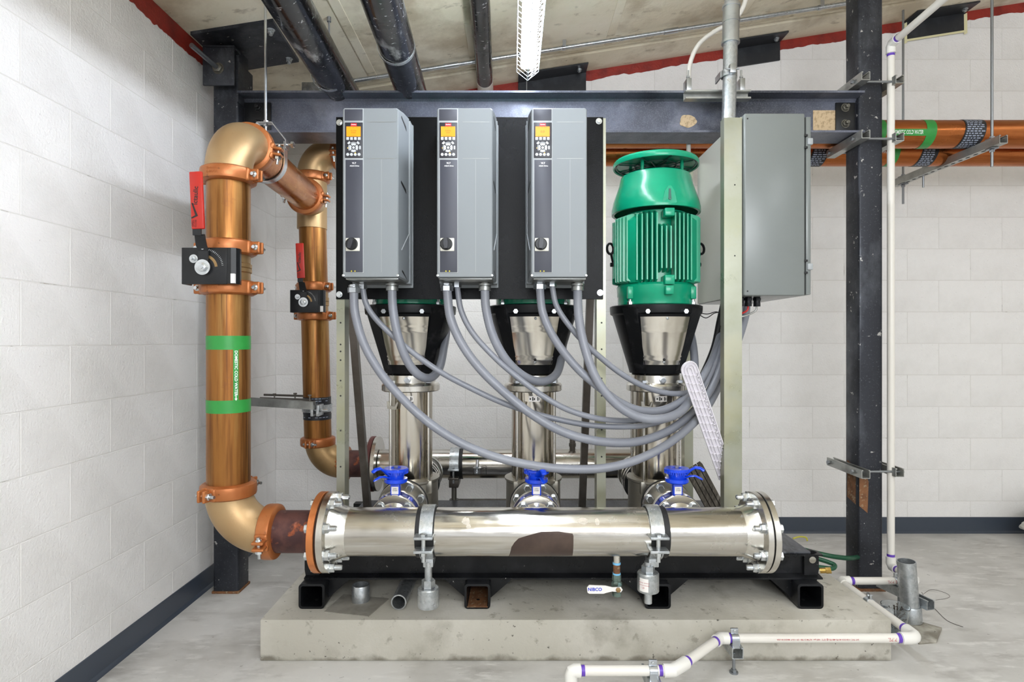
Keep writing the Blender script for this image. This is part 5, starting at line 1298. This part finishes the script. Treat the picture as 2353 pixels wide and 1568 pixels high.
# ================================================================ cabinet
cb = thing('electrical_cabinet', 'large plain grey electrical cabinet seen from its side, right of the green motor', 'cabinet', (1.05, 2.64, 1.416))
c0, c1, cy0, cy1, cz0_, cz1_ = .928, X(1850, 2.345), 2.345, 2.93, 1.416, 2.145
g = G(); g.box(c0, c1, cy0, cy1, cz0_, cz1_, .006, 3); part('body', g, m_cab, cb)
g = G(); g.box(c1+.006, c1+.026, cy0+.004, cy1-.004, cz0_+.004, cz1_-.012, .004); g.box(c1, c1+.008, cy0+.02, cy1-.02, cz0_+.02, cz1_-.03); dr = part('door', g, m_cab, cb)
g = G(); g.box(c1-.0005, c1+.0062, cy0+.010, cy1-.01, cz0_+.006, cz1_-.014); part('door_seal', g, m_rubber, cb)
for z in (Zh(325, 2.345), Zh(613, 2.345)):
    g = G(); g.box(c1+.010, c1+.031, cy0-.004, cy0+.012, z-.013, z+.013, .003); part('hinge', g, m_drivel, cb)
    g = G(); g.box(c1-.003, c1+.010, cy0-.002, cy0+.008, z+.020, z+.028); g.box(c1-.003, c1+.010, cy0-.002, cy0+.008, z-.028, z-.020); part('hinge_pin', g, m_rubber, cb)
part('back_panel', G().box(c0-.004, c0+.001, cy0+.03, cy1-.004, cz0_+.004, cz1_-.004), m_cabi, cb, 'pale back panel')
for z in (cz1_-.022, cz0_+.018):
    g = G(); g.lathe([(0, 0), (.0032, 0), (.0032, .0008), (0, .0008)], 12); part('mounting_hole', g.xf(VIEW((c0+.012, cy0, z))), m_rubber, cb)
for xx, yy in ((c0+.012, 2.42), (c0+.045, 2.42), (c0+.085, 2.43)):
    g = G(); g.cyl((xx, yy, cz0_-.030), (xx, yy, cz0_+.002), .013, n=18); g.join(hexg(.017, .012), Matrix.Translation((xx, yy, cz0_-.014))); g.join(hexg(.015, .014), Matrix.Translation((xx, yy, cz0_-.038)))
    part('cable_gland', g, m_lantern, cb)

# ================================================================ hoses
def gland(parent, p, big, kind):
    x, y, z = p; r = .0195 if big else .0145; z -= .004
    g = G(); g.cyl((x, y, z), (x, y, z+.030), r*.82, n=20)
    if kind == 'hex':
        g.join(hexg(r*1.22, .020), Matrix.Translation((x, y, z))); g.join(hexg(r*1.02, .007), Matrix.Translation((x, y, z+.022)))
    else:
        g.cyl((x, y, z-.002), (x, y, z+.013), r*1.2, n=24); g.cyl((x, y, z+.016), (x, y, z+.024), r*1.28, n=24)
    return part('gland', g, m_zinc if kind == 'hex' else m_alu, parent, 'bright gland fitting')
def hose(pts, r, label, kind='hex'):
    P_ = [at(a, b, c) for a, b, c in pts]
    t = thing('flexible_conduit', label, 'conduit', P_[0], 'grey flexible conduits hanging from the drives')
    sp_ = spline(P_, 14)
    L_ = [0]
    for a, b in zip(sp_, sp_[1:]): L_.append(L_[-1]+(b-a).length)
    step = .0042; n = int(L_[-1]/step); path = []; rs = []; j = 0
    for i in range(n+1):
        d = i*L_[-1]/n
        while j < len(L_)-2 and L_[j+1] < d: j += 1
        q = (d-L_[j])/max(L_[j+1]-L_[j], 1e-9); path.append(sp_[j].lerp(sp_[j+1], min(q, 1))); rs.append(r*(1.0 if i % 2 else .955))
    g = G().tube(path, rs, 18, True); me = part('hose', g, m_hose, t, ang=80)
    gland(t, P_[0]+Vector((0, 0, -.004)), r > .013, kind)
    return t
B, S = .0172, .0112
zz = 2.21
hose([(813, 668, zz), (816, 720, 2.21), (836, 790, 2.20), (875, 858, 2.19), (930, 922, 2.18), (990, 975, 2.18), (1060, 1019, 2.18), (1140, 1051, 2.18), (1220, 1069, 2.18), (1300, 1078, 2.18), (1380, 1077, 2.19), (1450, 1062, 2.21), (1520, 1030, 2.25), (1578, 987, 2.32), (1622, 940, 2.44), (1655, 880, 2.53), (1690, 800, 2.58), (1712, 730, 2.56), (1716, 688, 2.55)], .0165, 'thick grey flexible conduit from the left drive, lowest hanging loop of all')
hose([(833, 660, 2.24), (842, 700, 2.24), (868, 738, 2.25), (915, 783, 2.26), (965, 823, 2.26), (1020, 860, 2.26), (1083, 893, 2.26), (1150, 924, 2.26), (1220, 948, 2.26), (1290, 966, 2.26), (1360, 978, 2.27), (1440, 981, 2.285), (1500, 974, 2.31), (1560, 950, 2.37), (1605, 905, 2.44), (1640, 845, 2.50), (1665, 775, 2.57), (1684, 692, 2.64)], S, 'thin grey flexible conduit from the left drive, running across behind the thick ones')
hose([(901, 662, 2.24), (903, 710, 2.24), (914, 770, 2.24), (935, 828, 2.25), (962, 862, 2.27), (990, 868, 2.33), (1010, 845, 2.42), (1020, 800, 2.52), (1026, 755, 2.62), (1020, 700, 2.70)], B, 'thick grey flexible conduit looping from the left drive up to the left motor', 'round')
hose([(1027, 664, 2.23), (1035, 730, 2.22), (1062, 792, 2.22), (1105, 850, 2.22), (1160, 903, 2.22), (1220, 951, 2.215), (1285, 989, 2.215), (1350, 1010, 2.22), (1420, 1018, 2.24), (1480, 1012, 2.27), (1540, 988, 2.33), (1590, 950, 2.41), (1630, 900, 2.47), (1656, 840, 2.50), (1682, 770, 2.50), (1704, 685, 2.48)], B, 'thick grey flexible conduit from the middle drive, second lowest loop')
hose([(1050, 656, 2.25), (1060, 715, 2.24), (1088, 768, 2.24), (1138, 823, 2.24), (1190, 868, 2.24), (1250, 912, 2.235), (1310, 944, 2.235), (1380, 963, 2.25), (1450, 967, 2.30), (1510, 957, 2.36), (1570, 925, 2.44), (1612, 870, 2.50), (1640, 810, 2.56), (1660, 740, 2.66), (1674, 695, 2.72)], S, 'thin grey flexible conduit from the middle drive')
hose([(1114, 662, 2.24), (1117, 710, 2.24), (1132, 770, 2.24), (1162, 826, 2.25), (1204, 865, 2.28), (1246, 877, 2.33), (1278, 860, 2.40), (1290, 822, 2.50), (1294, 775, 2.60), (1286, 710, 2.70)], B, 'thick grey flexible conduit looping from the middle drive up to the middle motor', 'round')
hose([(1240, 660, 2.23), (1248, 722, 2.22), (1278, 785, 2.22), (1328, 848, 2.22), (1385, 897, 2.22), (1430, 928, 2.23), (1475, 944, 2.25), (1525, 942, 2.29), (1570, 918, 2.36), (1605, 880, 2.44), (1634, 832, 2.52), (1662, 770, 2.62), (1698, 692, 2.68)], .0158, 'thick grey flexible conduit from the right drive, behind the largest loop')
hose([(1268, 654, 2.25), (1281, 708, 2.25), (1326, 770, 2.25), (1380, 822, 2.26), (1438, 866, 2.27), (1500, 896, 2.30), (1560, 905, 2.35), (1600, 892, 2.45), (1632, 850, 2.58), (1652, 770, 2.70), (1664, 698, 2.80)], S, 'thin grey flexible conduit from the right drive, topmost of the bundle')
hose([(1327, 662, 2.24), (1330, 730, 2.22), (1344, 800, 2.20), (1370, 870, 2.19), (1412, 925, 2.185), (1465, 958, 2.185), (1520, 963, 2.20), (1565, 945, 2.28), (1588, 908, 2.40), (1596, 850, 2.50), (1592, 790, 2.60), (1580, 740, 2.72)], B, 'thick grey flexible conduit looping from the right drive to the right motor', 'round')
# dark conduit and thin wires up to the cabinet
P_ = [at(*q) for q in ((1590, 905, 2.58), (1615, 860, 2.60), (1640, 800, 2.62), (1653, 740, 2.62), (1662, 700, 2.60))]
g = G(); g.tube(spline(P_), .0135, 16); solo('black_conduit', g, m_cable, 'black flexible conduit curving up behind the cabinet post', 'conduit')
P_ = [at(*q) for q in ((1602, 720, 2.62), (1622, 731, 2.60), (1642, 720, 2.55), (1660, 717, 2.50))]
g = G(); g.tube(spline(P_), .002, 6); P_ = [at(*q) for q in ((1602, 718, 2.64), (1625, 722, 2.60), (1645, 717, 2.55), (1660, 722, 2.50))]; g.tube(spline(P_), .002, 6)
solo('motor_wires', g, m_cable, 'two thin black wires from the right pump to the cabinet post', 'wire')
for k, (gx, mt, lab) in enumerate(((c0+.045, m_cabler, 'red cable curving from the cabinet glands behind the post'), (c0+.085, m_strut, 'grey cable curving from the outer cabinet gland behind the post'))):
    g = G(); g.tube(spline([(gx, 2.42+.01*k, cz0_-.036), (gx-.008, 2.42+.01*k, cz0_-.058), (gx-.05, 2.45, cz0_-.078), (.90, 2.47, cz0_-.08)]), .004, 8); solo('control_cable', g, mt, lab, 'cable')

# white slotted plastic strip
t = thing('slotted_plastic_strip', 'white slotted plastic strip leaning against the grey conduits beside the cabinet post', 'plastic strip', at(1650, 1080, 2.42))
pA, pB = at(1583, 848, 2.25), at(1668, 1095, 2.425); ax_ = (pB-pA); Ls = ax_.length; ax_.normalize()
side = ax_.cross(Vector((0, 1, 0))).normalized(); nn = side.cross(ax_).normalized()
if nn.y > 0: nn = -nn
ms = Matrix((side, ax_, nn)).transposed().to_4x4(); ms.translation = pA
hw = .031
g = G(); outer = [(hw*cos(a), -hw*sin(a)) for a in [PI*k/14 for k in range(15)]]; poly = [(hw, Ls)]+outer+[(-hw, Ls)]
pb_ = [(x, y) for x, y in poly]; g.prism(pb_, -.002, 0, ms); part('web', g, m_plastic, t)
g = G()
def rib(a, b, w_=.0022, h=.007): 
    a = Vector((*a, 0)); b = Vector((*b, 0)); d = (b-a).normalized(); n_ = Vector((-d.y, d.x, 0))*w_/2
    g.prism([((a-n_).x, (a-n_).y), ((b-n_).x, (b-n_).y), ((b+n_).x, (b+n_).y), ((a+n_).x, (a+n_).y)], 0, h, ms)
for r_ in (hw, hw*.62, hw*.25):
    pl = [(r_, Ls)]+[(r_*cos(a), -r_*sin(a)) for a in [PI*k/10 for k in range(11)]]+[(-r_, Ls)]
    for q, s_ in zip(pl, pl[1:]): rib(q, s_, .0036 if r_ == hw else .0024)
for col, (xa, xb_) in enumerate(((-hw, -hw*.62), (-hw*.62, -hw*.25), (-hw*.25, hw*.25), (hw*.25, hw*.62), (hw*.62, hw))):
    y = .012+.008*col
    while y < Ls-.01: rib((xa, y), (xb_, y), .002); y += .038
part('ribs', g, m_plastic, t)
g = G(); y = .03
while y < Ls-.03:
    g.prism([(hw*.66, y), (hw*.78, y), (hw*.78, y+.026), (hw*.66, y+.026)] if True else [], .0001, .0006, ms); y += .038
part('slots', g, m_rubber, t)

# weathered board behind the right valve
P0, P1 = at(1592, 1075, 2.55), at(1655, 1190, 2.66)
g = G(); d = (P1-P0).normalized(); s_ = Vector((d.z, 0, -d.x)); n_ = d.cross(s_)
for k in range(4):
    a = -.045+.022*k; g.loft([[p+s_*a-n_*.012, p+s_*(a+.018)-n_*.012, p+s_*(a+.018)+n_*.012, p+s_*a+n_*.012] for p in (P0, P1)])
solo('weathered_wood_offcut', g, m_wood, 'grey weathered ribbed timber offcut leaning behind the right blue valve', 'board')
# ================================================================ PVC drain line
PVR = .0168; PH = Zh(1467, 2.18)
p1 = at(2095, 1467, 2.18); xs_ = 1.487
pvc = thing('pvc_drain_pipe', 'white PVC pipe with purple-primed joints running round the concrete pad and up the wall', 'pipe', (1.48, 2.3, PH-.02))
def seg(a, b, name='pipe'): return part(name, G().cyl(a, b, PVR, n=24), m_pvc, pvc)
def prime(a, d, h=.012): 
    d = Vector(d).normalized(); a = Vector(a); part('primer_ring', G().cyl(a, a+d*h, PVR+.0006, n=24, caps=False), m_purple, pvc, 'purple primer ring')
def fit(pl): 
    part('fitting', G().tube(pl, PVR+.0048, 24), m_pvcf, pvc, 'white PVC elbow')
def sock(a, d, h=.02): d = Vector(d).normalized(); a = Vector(a); part('fitting', G().cyl(a, a+d*h, PVR+.005, n=24), m_pvcf, pvc)
yA = 2.18
A0 = Vector((X(1655, yA), yA, PH)); A1 = Vector((xs_, yA, PH))
seg(A0, A1)
fit([A1+Vector((-.045, 0, 0)), A1+Vector((-.01, 0, 0))]+arc(A1+Vector((-.01, .03, 0)), .03, -PI/2, 0, (1, 0, 0), (0, 1, 0), 6)[1:]+[A1+Vector((.02, .065, 0))])
prime(A1+Vector((-.047, 0, 0)), (-1, 0, 0), .014)
B0 = A1+Vector((.02, .03, 0)); B1 = Vector((xs_+.02, 2.67, PH)); seg(B0, B1); prime(B0+Vector((0, .036, 0)), (0, 1, 0), .014)
# front elbow 45 and run towards the lower left
C0 = A0; C1 = Vector((X(1568, 2.0), 2.0, PH)); d45 = (C1-C0).normalized()
fit([C0+Vector((.03, 0, 0)), C0, C0+d45*.03]); prime(C0+Vector((.032, 0, 0)), (1, 0, 0)); prime(C0+d45*.032, d45)
seg(C0, C1)
yD = 1.965; D0 = Vector((X(1545, yD), yD, PH)); D1 = Vector((X(1312, yD), yD, PH))
C1b = D0+Vector((.02, .012, 0)); fit([D0+Vector((-.03, 0, 0)), D0, C1, C1-d45*.02]); prime(D0+Vector((-.034, 0, 0)), (-1, 0, 0)); prime(C1-d45*.024, -d45)
seg(D0, D1); fit([D1+Vector((.032, 0, 0)), D1+Vector((.012, 0, 0)), D1+Vector((.003, 0, -.003)), D1+Vector((0, 0, -.012)), D1+Vector((0, 0, -.04))]); prime(D1+Vector((.034, 0, 0)), (1, 0, 0))
seg(D1+Vector((0, 0, -.02)), Vector((D1.x, D1.y, 0)))
# back right legs
E1 = Vector((X(2112, 2.68), 2.70, PH)); E0 = Vector((xs_+.02, 2.70, PH))
fit([E0+Vector((0, -.04, 0)), E0+Vector((0, -.012, 0)), E0+Vector((.012, 0, 0)), E0+Vector((.045, 0, 0))]); seg(E0, E1); prime(E0+Vector((.047, 0, 0)), (1, 0, 0), .014)
fit([E1+Vector((-.03, 0, 0)), E1+Vector((-.008, 0, 0)), E1+Vector((0, .010, 0)), E1+Vector((0, .045, 0))])
G1 = Vector((E1.x, 2.88, PH)); seg(E1, G1); fit([G1+Vector((0, -.04, 0)), G1+Vector((0, -.01, .0)), G1+Vector((0, 0, .012)), G1+Vector((0, 0, .045))]); prime(G1+Vector((0, -.042, 0)), (0, -1, 0)); prime(G1+Vector((0, 0, .047)), (0, 0, 1))
vx = X(2044, 2.88); G1t = Vector((E1.x-.0, 2.88, Zh(98, 2.88)))
vx0 = E1.x
H = Vector((vx0, 2.88, 2.690)); seg(G1, H)
fit([H+Vector((0, 0, -.045)), H+Vector((0, 0, -.012)), H+Vector((.0, -.010, 0)), H+Vector((.0, -.045, .004))]); prime(H+Vector((0, 0, -.047)), (0, 0, -1)); prime(H+Vector((0, -.046, .004)), (0, -1, .05))
seg(H, (vx0+.02, 2.12, 2.745))
# print on the pipe (reads upside down in the photograph)
def pr(s_, size, c, u, v, nrm, wrapr=PVR):
    """lettering wrapped on pipe centred c, along u, front towards nrm"""
    g = textg(s_, size, 0, bold=.0001); u = Vector(u).normalized(); n_ = Vector(nrm).normalized(); v_ = n_.cross(u)
    def fn(a, b, w_):
        th = v+b/wrapr; return Vector(c)+u*a+(n_*cos(th)+v_*sin(th))*(wrapr+.0003)
    part('print', wrap(g, fn), m_printr, pvc, 'red printed lettering')
pr('CHARLOTTE PIPE', .016, A1+Vector((-.115, 0, 0)), (-1, 0, 0), .25, (0, -1, .1)) if False else None
pr('PIPE.', .017, A1+Vector((-.085, 0, 0)), (-1, 0, 0), 0, (0, -1, .15))
pr('3/4" PVC 1120 SCH 40 PR 480 PSI @ 23\u00b0C  NSF-pw  ASTM D1785  DF-110-P  MADE IN USA', .0078, A1+Vector((-.36, 0, 0)), (-1, 0, 0), 0, (0, -1, .15))
pr('CHARLOTTE', .013, C0.lerp(C1, .55), C1-C0, 0, (-.3, -.9, .5))
pr('TE PIPE.', .016, E1+Vector((-.115, 0, 0)), (-1, 0, 0), 0, (0, -1, .15))
# strut supports with clamps
def strut_stand(c, ax, label, ln=.20, foot=False, down=True):
    """short strut piece under the pipe running along ax, with a two-piece clamp round the pipe"""
    c = Vector(c); ax = Vector(ax).normalized(); t = thing('pipe_support_strut', label, 'pipe support', (c.x, c.y, 0), 'strut supports of the white drain pipe')
    zt = c.z-PVR-.002; s_ = Vector((0, 0, 1)).cross(ax)
    part('channel', channel(c-ax*ln*.35+Vector((0, 0, zt-c.z-.041)), c+ax*ln*.65+Vector((0, 0, zt-c.z-.041)), .041, .041, .003, (0, 0, 1), s_), m_galv, t)
    p_ = s_                      # pipe direction
    g = ring(c, p_, PVR+.0002, PVR+.0030, .028, 24)
    g.join(G().box(-.014, .014, -.0035, .0035, PVR, PVR+.020, .001), frame(c, (0, 0, 1), p_))
    g.join(G().box(-.014, .014, -PVR-.004, -PVR-.001, -PVR-.012, 0, 0), frame(c, (0, 0, 1), p_)); g.join(G().box(-.014, .014, PVR+.001, PVR+.004, -PVR-.012, 0, 0), frame(c, (0, 0, 1), p_))
    part('clamp', g, m_zinc, t)
    n_ = ax; g = G(); g.cyl(c+Vector((0, 0, PVR+.012))-n_*.010, c+Vector((0, 0, PVR+.012))+n_*.014, .003, n=8); g.join(hexg(.0065, .005), frame(c+Vector((0, 0, PVR+.012))-n_*.004, -n_)); part('clamp_screw', g, m_bolt, t)
    g = G(); q = c+ax*ln*(.05 if down else .5); g.cyl((q.x, q.y, 0), (q.x, q.y, zt-.036), .006, n=10); g.cyl((q.x, q.y, 0), (q.x, q.y, .006), .016, n=14); g.join(hexg(.011, .009), Matrix.Translation((q.x, q.y, .006))); part('stud', g, m_rodd, t)
    return t
strut_stand(A0+Vector((.052, 0, 0)), (0, 1, 0), 'strut support and clamp under the drain pipe beside the front face of the pad', .10)
strut_stand(Vector((X(1500, yD), yD, PH)), (0, 1, 0), 'strut support and clamp under the drain pipe at the bottom picture edge', .12)
strut_stand(Vector((X(2060, 2.70), 2.70, PH)), (.25, -1, 0), 'strut support and clamp under the drain pipe beside the right column', .26)
strut_stand(Vector((xs_+.02, 2.48, PH)), (1, 0, 0), 'strut support and clamp of the drain pipe along the right side of the pad', .14)

# ================================================================ stubs, loose pipe, cup
def tri_plate(pts, z0, th): return G().prism(pts, z0, z0+th)
t = thing('pipe_stub', 'short galvanised socket on a square base plate under the left end of the skid', 'pipe stub', (X(823, 2.4), 2.42, PT))
Zq = lambda y, h: F*(CAMZ-h)/(y-CY)
def flo(px, py, h): y = Zq(py, h); return (X(px, y), y)
part('base_plate', tri_plate([flo(745, 1408, PT), flo(846, 1419, PT), flo(893, 1378, PT), flo(790, 1368, PT)], PT, .004), m_dust, t)
c = flo(824, 1391, PT); g = G(); g.lathe([(.030, PT+.004), (.0365, PT+.004), (.0365, PT+.066), (.034, PT+.070), (.030, PT+.070)], 32, closed=True); g.xf(Matrix.Translation((c[0], c[1]+.035, 0))); part('socket', g, m_galv, t)
a = flo(916, 1410, PT); g = G(); r0, r1 = .026, .031; y0 = 2.345
g.lathe([(r0, 0), (r1, 0), (r1, .55), (r0, .55)], 28, closed=True); g.xf(frame((X(916, y0), y0, PT+r1+.001), (.015, 1, 0)))
solo('loose_pipe_length', g, m_galv, 'loose length of grey galvanised pipe lying on the pad, pointing out from under the skid', 'pipe')
t = thing('pipe_stub', 'tall leaning galvanised pipe stub on a floor plate at the right corner of the pad', 'pipe stub', (1.735, 2.56, 0))
b0, b1 = Vector((X(2097, 2.56), 2.57, .012)), Vector((X(2086, 2.56), 2.57, Zh(1292, 2.56)))
g = G(); L_ = (b1-b0).length; g.lathe([(.0335, .02), (.0365, .02), (.0365, L_), (.0335, L_)], 32, closed=True); g.xf(frame(b0, b1-b0)); part('pipe', g, m_galv, t)
g = G(); g.lathe([(.0365, 0), (.043, 0), (.043, .062), (.041, .066), (.0365, .066)], 32, closed=True); g.xf(frame(b0, b1-b0)); part('socket', g, m_galv, t)
part('base_plate', tri_plate([flo(2060, 1440, 0), flo(2112, 1482, 0), flo(2152, 1479, 0), flo(2164, 1448, 0), flo(2108, 1432, 0)], 0, .010), m_pad, t, 'pale floor plate')
t = thing('plastic_cup', 'clear plastic cup full of dark nails on the floor beside the pad corner', 'cup', (1.625, 2.46, 0))
cc = Vector((1.632, 2.50, 0)); g = G(); g.lathe([(0, .001), (.036, .001), (.052, .100), (.055, .106), (.055, .110), (.0525, .110), (.0505, .104), (.034, .004), (0, .004)], 36); g.xf(Matrix.Translation(cc+Vector((0, 0, 0)))); part('cup', g, m_clear, t)
nl = G(); nl.cyl((0, 0, 0), (0, 0, .055), .0013, n=6); nl.cyl((0, 0, .055), (0, 0, .0565), .0036, n=8)
g = G()
for k in range(150):
    a = random.uniform(0, 2*PI); r = random.uniform(0, .030); z = random.uniform(.008, .062)
    d = Vector((random.uniform(-1, 1), random.uniform(-1, 1), random.uniform(.0, 1.0))).normalized(); p_ = cc+Vector((r*cos(a)*.5, r*sin(a)*.5, z)); 
    e = p_+d*.055
    if (Vector((e.x-cc.x, e.y-cc.y)).length < .034+.14*max(0, e.z)*.8 or e.z > .1): g.join(nl, frame(p_, d))
nb = solo('nails', g, m_nail, 'heap of dark nails filling and poking out of the clear plastic cup', 'nails', kind='stuff')

g = G(); g.tube(spline([Vector((*flo(px, py, 0), .0012)) for px, py in ((2118, 1362), (2128, 1380), (2150, 1402), (2172, 1424), (2190, 1434), (2213, 1442))]), .0012, 6)
g.tube(spline([Vector((*flo(px, py, 0), .0012)) for px, py in ((2122, 1366), (2140, 1356), (2168, 1362), (2182, 1370), (2176, 1376), (2150, 1380))]), .0008, 6)
solo('loose_string', g, m_strutd, 'thin loose string lying on the floor right of the tall pipe stub', 'string')
# ================================================================ hose, cable, sack
pts = [(1.10, 3.30, .19), (1.45, 3.05, .17), (1.56, 2.86, .165), (1.70, 2.80, .14), (1.85, 3.15, .02), (2.0, 3.5, .016)]
P_ = [at(*q) for q in ((1800, 1262, 2.80), (1870, 1282, 2.70), (1905, 1293, 2.66), (1918, 1300, 2.64), (1912, 1307, 2.62), (1890, 1305, 2.62), (1860, 1300, 2.62))]
gh = thing('garden_hose', 'dark green garden hose with brass coupling behind the right end of the skid', 'hose', at(1890, 1315, 2.66))
part('hose', G().tube(spline([at(*q) for q in ((1840, 1262, 2.85), (1888, 1274, 2.80), (1925, 1281, 2.80), (1960, 1283, 2.84), (1990, 1275, 3.1))]), .011, 14), m_hoseg, gh)
part('hose', G().tube(spline(P_), .010, 14), m_hoseg, gh)
q0, q1 = at(1884, 1312, 2.60), at(1912, 1311, 2.58)
part('coupling', G().cyl(q0, q0.lerp(q1, .5), .0115, n=16).join(ring(q0.lerp(q1, .7), q1-q0, .006, .0135, .022, 8)), m_bras2, gh, 'brass coupling')
g = G(); g.tube(spline([at(*q) for q in ((1822, 1238, 3.6), (1838, 1234, 3.6), (1852, 1236, 3.6), (1855, 1243, 3.58))]), .005, 8)
solo('yellow_cable', g, M('yellow_cable', (196, 190, 70), .5), 'short yellow cable end lying behind the right end of the skid', 'cable')
t = thing('filled_sack', 'pale translucent plastic sack slumped against the back wall at the right edge', 'sack', (3.42, 3.5, 0))
bm = bmesh.new(); bmesh.ops.create_icosphere(bm, subdivisions=5, radius=1)
for v in bm.verts:
    p_ = v.co.copy(); n1 = noise.noise(p_*2.1)*.10+noise.noise(p_*5)*.05+abs(noise.noise(p_*11))*.03
    s_ = 1+n1; v.co = Vector((p_.x*.42*s_, p_.y*.24*s_, (p_.z*.11*s_) if p_.z < 0 else p_.z*.17*s_))
bm.verts.index_update(); g = G(); g.add([v.co+Vector((3.50, 3.48, .125)) for v in bm.verts], [[v.index for v in f.verts] for f in bm.faces]); bm.free()
part('sack', g, m_sack, t, ang=60)
# rod visible at the wall right of the column, and a rod behind the drives' beam
solo('leaf_scrap', G().prism([(-.012, 0), (0, .005), (.012, 0), (0, -.005)], 0, .0015, Matrix.Translation((X(1588, 1.87), 1.95, 0))), m_rust, 'small brown leaf scrap on the floor by the front drain pipe', 'leaf')
